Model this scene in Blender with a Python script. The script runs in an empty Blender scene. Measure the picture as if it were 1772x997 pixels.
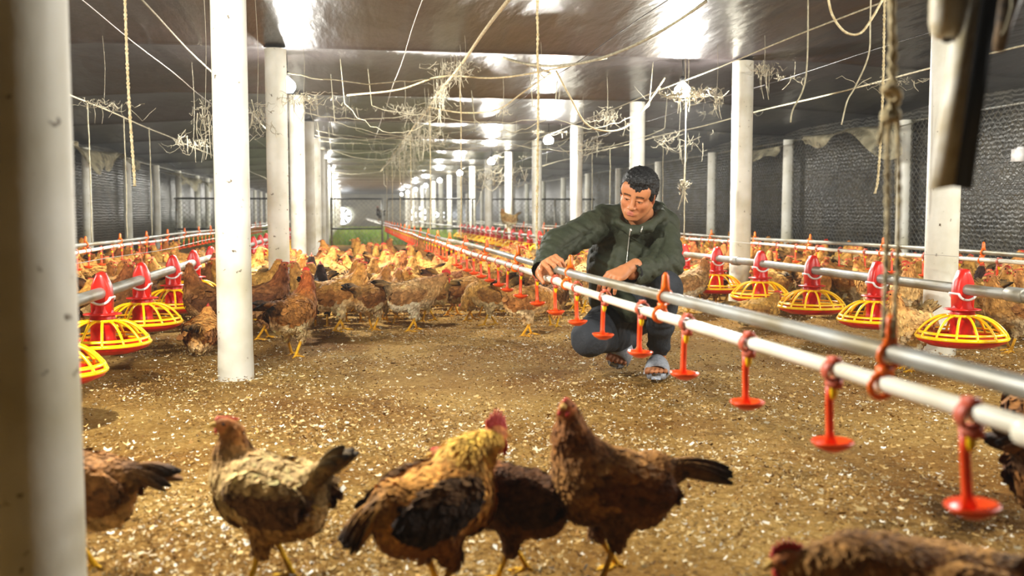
import bpy, math, random
import numpy as np
from mathutils import Vector, Matrix
random.seed(7); RS = np.random.RandomState(11)
SC = bpy.context.scene
COL = SC.collection
PI = math.pi

# ------------------------------------------------------------ camera, world, exposure, lamps
F = 1700.0; PSI = math.radians(9.38); TH = math.radians(4.32); CH = 0.68
cam = bpy.data.cameras.new('camera'); cam.sensor_width = 36; cam.lens = F/1772*36
cam.clip_end = 200; cam.clip_start = .05
co = bpy.data.objects.new('camera', cam); COL.objects.link(co)
co.location = (0, 0, CH); co.rotation_euler = (PI/2-TH, 0, -PSI)
SC.camera = co
cam.dof.use_dof = True; cam.dof.focus_distance = 4.5; cam.dof.aperture_fstop = 3.4
w = bpy.data.worlds.new('world'); SC.world = w; w.use_nodes = True
w.node_tree.nodes['Background'].inputs[0].default_value = (.9, .93, 1, 1)
w.node_tree.nodes['Background'].inputs[1].default_value = .25
SC.view_settings.view_transform = 'Standard'; SC.view_settings.look = 'None'
SC.view_settings.gamma = 1; SC.view_settings.use_curve_mapping = False
SC.view_settings.exposure = 1.25
SC.cycles.use_denoising = True
SC.cycles.max_bounces = 6; SC.cycles.diffuse_bounces = 3; SC.cycles.glossy_bounces = 3
SC.cycles.transparent_max_bounces = 8; SC.cycles.volume_bounces = 0
SC.cycles.sample_clamp_indirect = 6
LAMP_W = 130.0
LAMPS = [(-.78, 2.5, 1.62)]+[(-.43, 7.3, 1.60)]+[(-.50, 7.25+5.1*k, 1.60) for k in range(1, 9)] + [(2.46, 2.1, 1.62)]+[(2.46, 7.1+5.0*k, 1.60) for k in range(9)]
FILL_LAMPS = [(-3.0, 4.2, 1.5), (4.9, 3.6, 1.5), (3.9, 2.3, 1.6)]  # added fill lights for the side aisles, not part of the bulb rows
HAZE = 0.0028

cp, sp = math.cos(PSI), math.sin(PSI)
RT = np.array([cp, -sp, 0.]); FW = np.array([sp, cp, 0.]); UPV = np.array([0, 0, 1.])
FV = FW*math.cos(TH) - UPV*math.sin(TH); UV = UPV*math.cos(TH) + FW*math.sin(TH)
def P(px, py, d):                       # world point seen at a photograph pixel at depth d
    return np.array([0, 0, CH]) + d*(FV + RT*(px-886)/F + UV*(498.5-py)/F)
def ray(px, py): return FV + RT*(px-886)/F + UV*(498.5-py)/F
def G(px, py, z=0.):
    r = ray(px, py); return np.array([0, 0, CH]) + r*((z-CH)/r[2])
def onX(px, X):                         # Y where the plane X is seen at column px (near the horizon)
    r = ray(px, 370); return X/r[0]*r[1]
def proj(p):
    v = np.asarray(p)-np.array([0, 0, CH]); d = v@FV
    return 886+F*(v@RT)/d, 498.5-F*(v@UV)/d, d

# ------------------------------------------------------------ materials
def lin(c):
    return tuple(((v/255)/12.92 if v/255 <= .04045 else ((v/255+.055)/1.055)**2.4) for v in c[:3])+(1,)
def mat(name, rgb, rough=.6, metal=0, var=None, scale=8, bump=0, bscale=40, spec=.5, detail=4, stretch=None, coat=0):
    m = bpy.data.materials.new(name); m.use_nodes = True; nt = m.node_tree
    b = nt.nodes['Principled BSDF']; b.inputs['Roughness'].default_value = rough
    b.inputs['Metallic'].default_value = metal; b.inputs['Specular IOR Level'].default_value = spec
    b.inputs['Coat Weight'].default_value = coat
    tc = nt.nodes.new('ShaderNodeTexCoord'); src = tc.outputs['Object']
    if stretch:
        mp = nt.nodes.new('ShaderNodeMapping'); mp.inputs['Scale'].default_value = stretch
        nt.links.new(src, mp.inputs[0]); src = mp.outputs[0]
    b.inputs['Base Color'].default_value = lin(rgb)
    if var:
        n = nt.nodes.new('ShaderNodeTexNoise'); n.inputs['Scale'].default_value = scale; n.inputs['Detail'].default_value = detail
        r = nt.nodes.new('ShaderNodeValToRGB'); r.color_ramp.elements[0].position = .35; r.color_ramp.elements[1].position = .65
        r.color_ramp.elements[0].color = lin(rgb); r.color_ramp.elements[1].color = lin(var)
        nt.links.new(src, n.inputs[0]); nt.links.new(n.outputs[0], r.inputs[0]); nt.links.new(r.outputs[0], b.inputs['Base Color'])
    if bump:
        n = nt.nodes.new('ShaderNodeTexNoise'); n.inputs['Scale'].default_value = bscale; n.inputs['Detail'].default_value = 4
        bp = nt.nodes.new('ShaderNodeBump'); bp.inputs['Strength'].default_value = bump; bp.inputs['Distance'].default_value = .01
        nt.links.new(src, n.inputs[0]); nt.links.new(n.outputs[0], bp.inputs['Height']); nt.links.new(bp.outputs[0], b.inputs['Normal'])
    return m
M = {}
M['orange'] = mat('orange_plastic', (245, 84, 20), .35, var=(232, 70, 16), scale=20)
M['clip'] = mat('clip_plastic', (250, 110, 14), .35)
M['saddle'] = mat('saddle_plastic', (205, 80, 45), .5, var=(180, 92, 66), scale=30)
M['red'] = mat('red_plastic', (222, 38, 22), .35, var=(190, 30, 20), scale=25)
M['yellow'] = mat('yellow_plastic', (255, 205, 6), .3)
M['nipple'] = mat('nipple_plastic', (240, 200, 20), .3)
M['pvc'] = mat('white_pvc', (238, 235, 220), .3, var=(218, 212, 190), scale=6)
M['ring'] = mat('white_ring', (235, 232, 228), .4)
M['steel'] = mat('galvanised_steel', (158, 160, 156), .5, metal=.45, var=(126, 116, 90), scale=14, detail=8, bump=.1, stretch=(1, .35, 1))
M['steel_dark'] = mat('dark_steel', (60, 58, 54), .6, metal=.5)
M['feed'] = mat('feed_grain', (205, 150, 120), .9, var=(170, 120, 90), scale=120, bump=1, bscale=200)
M['rope'] = mat('pale_rope', (220, 206, 166), .9, var=(188, 166, 120), scale=60, bump=.8, bscale=250)
M['cord'] = mat('dusty_cord', (180, 172, 146), .9, var=(146, 138, 112), scale=40)
M['thinwire'] = mat('thin_wire', (185, 180, 168), .6)
M['blackwire'] = mat('black_wire', (28, 26, 26), .5)
M['web'] = mat('dust_web', (196, 188, 166), .95, var=(158, 150, 126), scale=30)
M['skin'] = None
M['hair'] = mat('black_hair', (9, 9, 9), .5, var=(18, 17, 17), scale=60, bump=.8, bscale=220, stretch=(1, 1, .35))
M['jacket'] = mat('olive_cloth', (56, 60, 40), .72, var=(46, 52, 34), scale=14, bump=.35, bscale=55)
M['trousers'] = mat('slate_denim', (54, 58, 64), .85, var=(38, 42, 48), scale=9, bump=.4, bscale=60)
M['cuff'] = mat('black_knit', (22, 22, 22), .9)
M['sandal'] = mat('grey_rubber', (172, 176, 184), .6, var=(140, 146, 156), scale=120)
M['zip'] = mat('zip_metal', (215, 215, 205), .3, metal=.6)
M['gold'] = mat('ring_metal', (225, 215, 190), .2, metal=1)
M['grass'] = mat('grass_blade', (104, 158, 50), .7, var=(176, 186, 84), scale=1.5)
M['black'] = mat('black_paint', (12, 11, 10), .5)
M['whitepaint'] = mat('dirty_white_paint', (226, 222, 208), .5, var=(190, 176, 140), scale=30, detail=8)
M['dustsheet'] = None

# white-washed pillar with specks
def pillar_mat():
    m = mat('pillar_paint', (226, 226, 214), .55, bump=.12, bscale=30); nt = m.node_tree; b = nt.nodes['Principled BSDF']
    tc = nt.nodes['Texture Coordinate']
    n = nt.nodes.new('ShaderNodeTexNoise'); n.inputs['Scale'].default_value = 28; n.inputs['Detail'].default_value = 3
    r = nt.nodes.new('ShaderNodeValToRGB'); r.color_ramp.elements[0].position = .27; r.color_ramp.elements[1].position = .32
    r.color_ramp.elements[0].color = lin((96, 82, 60)); r.color_ramp.elements[1].color = lin((224, 223, 212))
    n2 = nt.nodes.new('ShaderNodeTexNoise'); n2.inputs['Scale'].default_value = 3.5; n2.inputs['Detail'].default_value = 5
    r2 = nt.nodes.new('ShaderNodeValToRGB'); r2.color_ramp.elements[0].position = .3; r2.color_ramp.elements[1].position = .6
    r2.color_ramp.elements[0].color = lin((205, 198, 172)); r2.color_ramp.elements[1].color = (1, 1, 1, 1)
    mx = nt.nodes.new('ShaderNodeMix'); mx.data_type = 'RGBA'; mx.blend_type = 'MULTIPLY'; mx.inputs[0].default_value = .8
    L = nt.links; L.new(tc.outputs['Object'], n.inputs[0]); L.new(tc.outputs['Object'], n2.inputs[0])
    L.new(n.outputs[0], r.inputs[0]); L.new(n2.outputs[0], r2.inputs[0]); L.new(r.outputs[0], mx.inputs[6]); L.new(r2.outputs[0], mx.inputs[7])
    L.new(mx.outputs[2], b.inputs['Base Color']); return m
M['pillar'] = pillar_mat()

def floor_mat():
    m = bpy.data.materials.new('litter_floor'); m.use_nodes = True; nt = m.node_tree; L = nt.links; b = nt.nodes['Principled BSDF']
    b.inputs['Roughness'].default_value = .95; b.inputs['Specular IOR Level'].default_value = .15
    tc = nt.nodes.new('ShaderNodeTexCoord')
    def noise(s, d=6, rough=.6):
        n = nt.nodes.new('ShaderNodeTexNoise'); n.inputs['Scale'].default_value = s; n.inputs['Detail'].default_value = d
        n.inputs['Roughness'].default_value = rough; L.new(tc.outputs['Object'], n.inputs[0]); return n
    def ramp(n, stops):
        r = nt.nodes.new('ShaderNodeValToRGB'); e = r.color_ramp.elements
        e[0].position, e[0].color = stops[0]; e[1].position, e[1].color = stops[-1]
        for p, c in stops[1:-1]:
            x = e.new(p); x.color = c
        L.new(n.outputs[0], r.inputs[0]); return r
    a = ramp(noise(55, 8, .75), [(.3, lin((120, 88, 42))), (.45, lin((178, 138, 68))), (.6, lin((208, 168, 94))), (.76, lin((226, 196, 134)))])
    c = ramp(noise(1.6, 6), [(.35, lin((196, 172, 128))), (.62, (1, 1, 1, 1))])
    mx = nt.nodes.new('ShaderNodeMix'); mx.data_type = 'RGBA'; mx.blend_type = 'MULTIPLY'; mx.inputs[0].default_value = 1
    L.new(a.outputs[0], mx.inputs[6]); L.new(c.outputs[0], mx.inputs[7])
    v = nt.nodes.new('ShaderNodeTexVoronoi'); v.inputs['Scale'].default_value = 60
    mp = nt.nodes.new('ShaderNodeMapping'); mp.inputs['Scale'].default_value = (1.7, .8, 1); mp.inputs['Rotation'].default_value = (0, 0, .6)
    L.new(tc.outputs['Object'], mp.inputs[0]); L.new(mp.outputs[0], v.inputs[0])
    rv = nt.nodes.new('ShaderNodeValToRGB'); rv.color_ramp.elements[0].position = .12; rv.color_ramp.elements[1].position = .2
    rv.color_ramp.elements[0].color = (1, 1, 1, 1); rv.color_ramp.elements[1].color = (0, 0, 0, 1); L.new(v.outputs['Distance'], rv.inputs[0])
    mx2 = nt.nodes.new('ShaderNodeMix'); mx2.data_type = 'RGBA'; L.new(rv.outputs[0], mx2.inputs[0])
    L.new(mx.outputs[2], mx2.inputs[6]); mx2.inputs[7].default_value = lin((206, 186, 140))
    L.new(mx2.outputs[2], b.inputs['Base Color'])
    bp = nt.nodes.new('ShaderNodeBump'); bp.inputs['Strength'].default_value = 1; bp.inputs['Distance'].default_value = .02
    L.new(noise(70, 8, .8).outputs[0], bp.inputs['Height']); L.new(bp.outputs[0], b.inputs['Normal']); return m
def ceiling_mat():
    m = mat('black_film', (24, 21, 22), .3, var=(40, 36, 37), scale=2.5, detail=9, spec=.45)
    nt = m.node_tree; b = nt.nodes['Principled BSDF']; tc = nt.nodes['Texture Coordinate']
    n = nt.nodes.new('ShaderNodeTexNoise'); n.inputs['Scale'].default_value = 2.2; n.inputs['Detail'].default_value = 5
    mp = nt.nodes.new('ShaderNodeMapping'); mp.inputs['Scale'].default_value = (3, .7, 1)
    bp = nt.nodes.new('ShaderNodeBump'); bp.inputs['Strength'].default_value = .45; bp.inputs['Distance'].default_value = .04
    nt.links.new(tc.outputs['Object'], mp.inputs[0]); nt.links.new(mp.outputs[0], n.inputs[0])
    nt.links.new(n.outputs[0], bp.inputs['Height']); nt.links.new(bp.outputs[0], b.inputs['Normal']); return m
def curtain_mat():
    m = mat('wall_curtain', (62, 62, 60), .36, var=(92, 89, 80), scale=3, detail=8, spec=.7)
    nt = m.node_tree; b = nt.nodes['Principled BSDF']; tc = nt.nodes['Texture Coordinate']
    wv = nt.nodes.new('ShaderNodeTexWave'); wv.bands_direction = 'Z'; wv.inputs['Scale'].default_value = 7.5; wv.inputs['Distortion'].default_value = 6
    wv.inputs['Detail'].default_value = 3; wv.inputs['Detail Scale'].default_value = 2
    bp = nt.nodes.new('ShaderNodeBump'); bp.inputs['Strength'].default_value = .4; bp.inputs['Distance'].default_value = .02
    nt.links.new(tc.outputs['Object'], wv.inputs[0]); nt.links.new(wv.outputs[1], bp.inputs['Height']); nt.links.new(bp.outputs[0], b.inputs['Normal']); return m
def sheet_mat():
    m = mat('dusty_film', (176, 168, 140), .95, var=(130, 122, 98), scale=9, detail=8); m.node_tree.nodes['Principled BSDF'].inputs['Specular IOR Level'].default_value = .1
    nt = m.node_tree; b = nt.nodes['Principled BSDF']; n = nt.nodes.new('ShaderNodeTexNoise'); n.inputs['Scale'].default_value = 7; n.inputs['Detail'].default_value = 8
    r = nt.nodes.new('ShaderNodeValToRGB'); r.color_ramp.elements[0].position = .26; r.color_ramp.elements[1].position = .5
    r.color_ramp.elements[1].color = (.8, .8, .8, 1)
    nt.links.new(nt.nodes['Texture Coordinate'].outputs['Object'], n.inputs[0]); nt.links.new(n.outputs[0], r.inputs[0]); nt.links.new(r.outputs[0], b.inputs['Alpha']); return m
def attr_mat(name, rough, var=.0, sss=0, bump=.0, bscale=90, spec=.4):
    m = bpy.data.materials.new(name); m.use_nodes = True; nt = m.node_tree; L = nt.links; b = nt.nodes['Principled BSDF']
    b.inputs['Roughness'].default_value = rough; b.inputs['Specular IOR Level'].default_value = spec
    at = nt.nodes.new('ShaderNodeAttribute'); at.attribute_name = 'Col'; out = at.outputs['Color']
    tc = nt.nodes.new('ShaderNodeTexCoord')
    if var:
        oi = nt.nodes.new('ShaderNodeObjectInfo')
        hs = nt.nodes.new('ShaderNodeHueSaturation')
        mr = nt.nodes.new('ShaderNodeMapRange'); mr.inputs[3].default_value = 1-var; mr.inputs[4].default_value = 1+var*.7
        L.new(oi.outputs['Random'], mr.inputs[0]); L.new(mr.outputs[0], hs.inputs['Value'])
        mh = nt.nodes.new('ShaderNodeMath'); mh.operation = 'FRACT'; mm = nt.nodes.new('ShaderNodeMath'); mm.operation = 'MULTIPLY'; mm.inputs[1].default_value = 7.31
        L.new(oi.outputs['Random'], mm.inputs[0]); L.new(mm.outputs[0], mh.inputs[0])
        m2 = nt.nodes.new('ShaderNodeMapRange'); m2.inputs[3].default_value = .497; m2.inputs[4].default_value = .511; L.new(mh.outputs[0], m2.inputs[0]); L.new(m2.outputs[0], hs.inputs['Hue'])
        n = nt.nodes.new('ShaderNodeTexNoise'); n.inputs['Scale'].default_value = 38; n.inputs['Detail'].default_value = 5
        L.new(tc.outputs['Object'], n.inputs[0])
        r = nt.nodes.new('ShaderNodeValToRGB'); r.color_ramp.elements[0].position = .32; r.color_ramp.elements[1].position = .62
        r.color_ramp.elements[0].color = (.5, .45, .4, 1); r.color_ramp.elements[1].color = (1.0, 1.0, 1.0, 1); L.new(n.outputs[0], r.inputs[0])
        mx = nt.nodes.new('ShaderNodeMix'); mx.data_type = 'RGBA'; mx.blend_type = 'MULTIPLY'; mx.inputs[0].default_value = 1
        L.new(out, mx.inputs[6]); L.new(r.outputs[0], mx.inputs[7]); L.new(mx.outputs[2], hs.inputs['Color']); out = hs.outputs[0]
    L.new(out, b.inputs['Base Color'])
    if bump:
        n = nt.nodes.new('ShaderNodeTexNoise'); n.inputs['Scale'].default_value = bscale; L.new(tc.outputs['Object'], n.inputs[0])
        bp = nt.nodes.new('ShaderNodeBump'); bp.inputs['Strength'].default_value = bump; bp.inputs['Distance'].default_value = .006
        L.new(n.outputs[0], bp.inputs['Height']); L.new(bp.outputs[0], b.inputs['Normal'])
    if sss:
        b.inputs['Subsurface Weight'].default_value = sss; b.inputs['Subsurface Radius'].default_value = (1, .35, .2); b.inputs['Subsurface Scale'].default_value = .006
    return m
def emit_mat(name, rgb, s):
    m = bpy.data.materials.new(name); m.use_nodes = True; nt = m.node_tree; nt.nodes.clear()
    e = nt.nodes.new('ShaderNodeEmission'); e.inputs[0].default_value = lin(rgb); e.inputs[1].default_value = s
    o = nt.nodes.new('ShaderNodeOutputMaterial'); nt.links.new(e.outputs[0], o.inputs[0]); return m
M['floor'] = floor_mat(); M['ceiling'] = ceiling_mat(); M['curtain'] = curtain_mat(); M['dustsheet'] = sheet_mat()
M['hen'] = attr_mat('plumage', .75, var=.3, bump=.5, bscale=110, spec=.25)
M['skin'] = attr_mat('skin', .5, sss=.12, bump=.1, bscale=300)
M['comb'] = mat('red_comb', (200, 34, 20), .6, var=(216, 62, 38), scale=90, bump=.4, bscale=200)
M['bulb'] = emit_mat('bulb_glow', (255, 252, 245), 60)
M['daylight'] = emit_mat('daylight', (240, 247, 255), 5)
M['endwall'] = mat('cream_wall', (212, 208, 186), .8, var=(190, 186, 166), scale=2)
M['flake'] = attr_mat('shaving', .9, spec=.15)

# ------------------------------------------------------------ mesh builder
class MB:
    def __init__(s): s.v = []; s.f = []; s.n = 0; s.c = []
    def add(s, v, f, c=None):
        v = np.asarray(v, float); s.v.append(v)
        for q in f: s.f.append(tuple(int(i)+s.n for i in q))
        if c is not None:
            c = np.asarray(c, float); c = np.tile(c, (len(v), 1)) if c.ndim == 1 else c; s.c.append(c)
        s.n += len(v); return s
    def tube(s, pts, r, k=8, cap=True, c=None, flat=None):
        pts = np.asarray(pts, float); n = len(pts); r = np.broadcast_to(np.asarray(r, float), (n,))
        T = np.gradient(pts, axis=0); T /= (np.linalg.norm(T, axis=1)[:, None]+1e-12)
        u = np.cross(T[0], [0, 0, 1.]); u = u if np.linalg.norm(u) > .1 else np.cross(T[0], [1., 0, 0]); u /= np.linalg.norm(u)
        V = []
        a = np.arange(k)*2*PI/k
        for i in range(n):
            u = u - T[i]*(u@T[i]); u /= (np.linalg.norm(u)+1e-12); w_ = np.cross(T[i], u)
            V.append(pts[i]+r[i]*(np.cos(a)[:, None]*u+np.sin(a)[:, None]*w_*(flat or 1)))
        V = np.vstack(V); f = []
        for i in range(n-1):
            for j in range(k):
                f.append((i*k+j, i*k+(j+1) % k, (i+1)*k+(j+1) % k, (i+1)*k+j))
        if cap: f.append(tuple(range(k))[::-1]); f.append(tuple((n-1)*k+j for j in range(k)))
        return s.add(V, f, c)
    def lathe(s, prof, k=24, o=(0, 0, 0), c=None, a0=0, a1=2*PI):
        full = abs(a1-a0-2*PI) < 1e-6; m = k if full else k+1
        a = a0+(a1-a0)*np.arange(m)/k; V = []
        for (r, z) in prof: V.append(np.stack([r*np.cos(a)+o[0], r*np.sin(a)+o[1], np.full(m, z+o[2])], 1))
        f = []
        for i in range(len(prof)-1):
            for j in range(k):
                q = (j+1) % m; f.append((i*m+j, i*m+q, (i+1)*m+q, (i+1)*m+j))
        return s.add(np.vstack(V), f, c)
    def box(s, a, b, c=None, R=None, o=None):
        (x0, y0, z0), (x1, y1, z1) = a, b
        V = np.array([(x, y, z) for x in (x0, x1) for y in (y0, y1) for z in (z0, z1)])
        if R is not None: V = V@np.array(R).T
        if o is not None: V = V+np.asarray(o)
        return s.add(V, [(0, 1, 3, 2), (4, 6, 7, 5), (0, 4, 5, 1), (2, 3, 7, 6), (0, 2, 6, 4), (1, 5, 7, 3)], c)
    def mesh(s, name, m, smooth=True):
        me = bpy.data.meshes.new(name); V = np.vstack(s.v)
        nv = len(V); lens = np.array([len(q) for q in s.f]); loops = np.fromiter((i for q in s.f for i in q), int, lens.sum())
        me.vertices.add(nv); me.vertices.foreach_set('co', V.ravel())
        me.loops.add(len(loops)); me.loops.foreach_set('vertex_index', loops)
        me.polygons.add(len(lens)); st = np.concatenate([[0], np.cumsum(lens)[:-1]]); me.polygons.foreach_set('loop_start', st)
        me.polygons.foreach_set('loop_total', lens)
        if smooth: me.polygons.foreach_set('use_smooth', np.ones(len(lens), bool))
        if s.c:
            C = np.vstack(s.c); at = me.attributes.new('Col', 'FLOAT_COLOR', 'POINT')
            at.data.foreach_set('color', np.hstack([C, np.ones((len(C), 1))]).ravel())
        me.update(calc_edges=True); me.validate(); me.materials.append(m); return me
    def build(s, name, m, parent=None, smooth=True, loc=None):
        o = bpy.data.objects.new(name, s.mesh(name, m, smooth)); COL.objects.link(o)
        if parent is not None: o.parent = parent
        if loc is not None: o.location = loc
        return o
def tag(o, label=None, cat=None, group=None, kind=None):
    if label: o['label'] = label
    if cat: o['category'] = cat
    if group: o['group'] = group
    if kind: o['kind'] = kind
    return o
def empty(name, loc, rz=0):
    o = bpy.data.objects.new(name, None); COL.objects.link(o); o.location = loc; o.rotation_euler = (0, 0, rz); o.empty_display_size = .05; return o
def copy_tree(o, parent=None):
    c = o.copy(); COL.objects.link(c); c.parent = parent
    for ch in list(o.children): copy_tree(ch, c)
    return c
def bezier(p, n=16):
    p = [np.asarray(q, float) for q in p]; out = []
    ext = [2*p[0]-p[1]]+p+[2*p[-1]-p[-2]]
    for i in range(1, len(ext)-2):
        for t in np.linspace(0, 1, n, endpoint=False):
            a, b, c, d = ext[i-1:i+3]
            out.append(.5*((2*b)+(-a+c)*t+(2*a-5*b+4*c-d)*t*t+(-a+3*b-3*c+d)*t**3))
    out.append(p[-1]); return np.array(out)
def sag(a, b, s, n=24):
    t = np.linspace(0, 1, n)[:, None]; q = np.asarray(a)*(1-t)+np.asarray(b)*t; q[:, 2] -= (4*s*t*(1-t))[:, 0]; return q

# ------------------------------------------------------------ SDF bodies -> surface nets
class SDF:
    def __init__(s, lo, hi, h):
        s.lo = np.asarray(lo, float); s.h = h; s.n = np.ceil((np.asarray(hi)-s.lo)/h).astype(int)+1
        s.d = np.full(s.n, .3, np.float32); s.prims = []
    def _sub(s, lo, hi, pad):
        i0 = np.clip(np.floor((np.asarray(lo)-pad-s.lo)/s.h).astype(int), 0, s.n); i1 = np.clip(np.ceil((np.asarray(hi)+pad-s.lo)/s.h).astype(int)+1, 0, s.n)
        sl = tuple(slice(a, b) for a, b in zip(i0, i1))
        g = np.stack(np.meshgrid(*[s.lo[k]+s.h*np.arange(i0[k], i1[k]) for k in range(3)], indexing='ij'), -1)
        return sl, g
    def _op(s, sl, dn, k, op):
        if dn.size == 0: return
        d = s.d[sl]
        if op == 'sub':
            dn = -dn; h = np.clip(.5+.5*(dn-d)/k, 0, 1) if k else (dn > d); s.d[sl] = (d*(1-h)+dn*h+(k*h*(1-h) if k else 0)).astype(np.float32)
        else:
            h = np.clip(.5+.5*(d-dn)/k, 0, 1); s.d[sl] = (d*(1-h)+dn*h-k*h*(1-h)).astype(np.float32)
    @staticmethod
    def _cone(g, a, b, ra, rb):
        ab = b-a; t = np.clip(((g-a)@ab)/(ab@ab+1e-12), 0, 1)
        return np.linalg.norm(g-a-t[..., None]*ab, axis=-1)-(ra+(rb-ra)*t)
    @staticmethod
    def _ell(g, c, r, R):
        p = (g-c)@R; k0 = np.linalg.norm(p/r, axis=-1); k1 = np.linalg.norm(p/(r*r), axis=-1)+1e-9; return k0*(k0-1)/k1
    def cone(s, a, b, ra, rb, k=.01, tagv=0, op='add'):
        a = np.asarray(a, float); b = np.asarray(b, float); m = max(ra, rb); pad = m+2*k+3*s.h
        sl, g = s._sub(np.minimum(a, b), np.maximum(a, b), pad)
        if g.size: s._op(sl, s._cone(g, a, b, ra, rb), k, op)
        if op == 'add': s.prims.append(('c', a, b, ra, rb, tagv))
    def ell(s, c, r, R=None, k=.01, tagv=0, op='add'):
        c = np.asarray(c, float); r = np.asarray(r, float); R = np.eye(3) if R is None else np.asarray(R); m = r.max()
        sl, g = s._sub(c, c, m+2*k+3*s.h)
        if g.size: s._op(sl, s._ell(g, c, r, R), k, op)
        if op == 'add': s.prims.append(('e', c, r, R, None, tagv))
    def tags(s, V):
        best = np.full(len(V), 9.); t = np.zeros(len(V), int)
        for p in s.prims:
            d = s._cone(V, p[1], p[2], p[3], p[4]) if p[0] == 'c' else s._ell(V, p[1], p[2], p[3])
            m = d < best; best[m] = d[m]; t[m] = p[5]
        return t
    def mesh(s):
        d = s.d; nx, ny, nz = d.shape; ins = d < 0
        cnt = np.zeros((nx-1, ny-1, nz-1), np.float32); acc = np.zeros((nx-1, ny-1, nz-1, 3), np.float32)
        sl = lambda o: tuple(slice(o[k], o[k]+d.shape[k]-1) for k in range(3))
        for ax in range(3):
            for u in (0, 1):
                for v in (0, 1):
                    o0 = [0, 0, 0]; o1 = [0, 0, 0]; oth = [k for k in range(3) if k != ax]
                    o0[oth[0]] = o1[oth[0]] = u; o0[oth[1]] = o1[oth[1]] = v; o1[ax] = 1
                    a = d[sl(o0)]; b = d[sl(o1)]; cr = (a < 0) != (b < 0)
                    t = np.where(cr, a/(np.where(cr, a-b, 1)), 0)
                    cnt += cr
                    for k in range(3): acc[..., k] += np.where(cr, t if k == ax else o0[k], 0)
        act = cnt > 0; idx = np.full(act.shape, -1, int); idx[act] = np.arange(act.sum())
        ijk = np.argwhere(act); V = s.lo+s.h*(ijk+acc[act]/cnt[act][:, None])
        Fs = []
        for ax in range(3):
            o1 = (ax+1) % 3; o2 = (ax+2) % 3
            a = np.take(ins, range(0, ins.shape[ax]-1), ax); b = np.take(ins, range(1, ins.shape[ax]), ax)
            e = np.argwhere(a != b); e = e[(e[:, o1] > 0) & (e[:, o2] > 0) & (e[:, o1] < d.shape[o1]-1) & (e[:, o2] < d.shape[o2]-1)]
            if not len(e): continue
            fl = a[tuple(e.T)]
            def cell(da, db):
                q = e.copy(); q[:, o1] -= da; q[:, o2] -= db; return idx[tuple(q.T)]
            q = np.stack([cell(0, 0), cell(1, 0), cell(1, 1), cell(0, 1)], 1); q[~fl] = q[~fl][:, ::-1]; Fs.append(q[:, ::-1] if False else q)
        Fq = np.vstack(Fs); return V, Fq[(Fq >= 0).all(1)]
def smooth_mesh(V, Fq, it=2, w_=.5):
    e = np.vstack([Fq[:, [0, 1]], Fq[:, [1, 2]], Fq[:, [2, 3]], Fq[:, [3, 0]]]); e = np.vstack([e, e[:, ::-1]])
    for _ in range(it):
        A = np.zeros_like(V); n = np.zeros(len(V)); np.add.at(A, e[:, 0], V[e[:, 1]]); np.add.at(n, e[:, 0], 1)
        V = V*(1-w_)+w_*A/np.maximum(n, 1)[:, None]
    return V
def vnormals(V, Fq):
    nrm = np.cross(V[Fq[:, 2]]-V[Fq[:, 0]], V[Fq[:, 3]]-V[Fq[:, 1]]); N = np.zeros_like(V)
    for k in range(4): np.add.at(N, Fq[:, k], nrm)
    return N/(np.linalg.norm(N, axis=1)[:, None]+1e-12)
def vnoise(V, s, seed=0):           # cheap smooth noise
    r = np.random.RandomState(seed); o = np.zeros(len(V))
    for i in range(6):
        k = r.normal(size=3)*s*(1+.5*i/2); o += np.sin(V@k+r.rand()*6.28)/(1+i*.3)
    return o/3
def rotY(a): c, s_ = math.cos(a), math.sin(a); return np.array([[c, 0, s_], [0, 1, 0], [-s_, 0, c]])
def rotZ(a): c, s_ = math.cos(a), math.sin(a); return np.array([[c, -s_, 0], [s_, c, 0], [0, 0, 1]])

exec_parts = []
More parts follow.
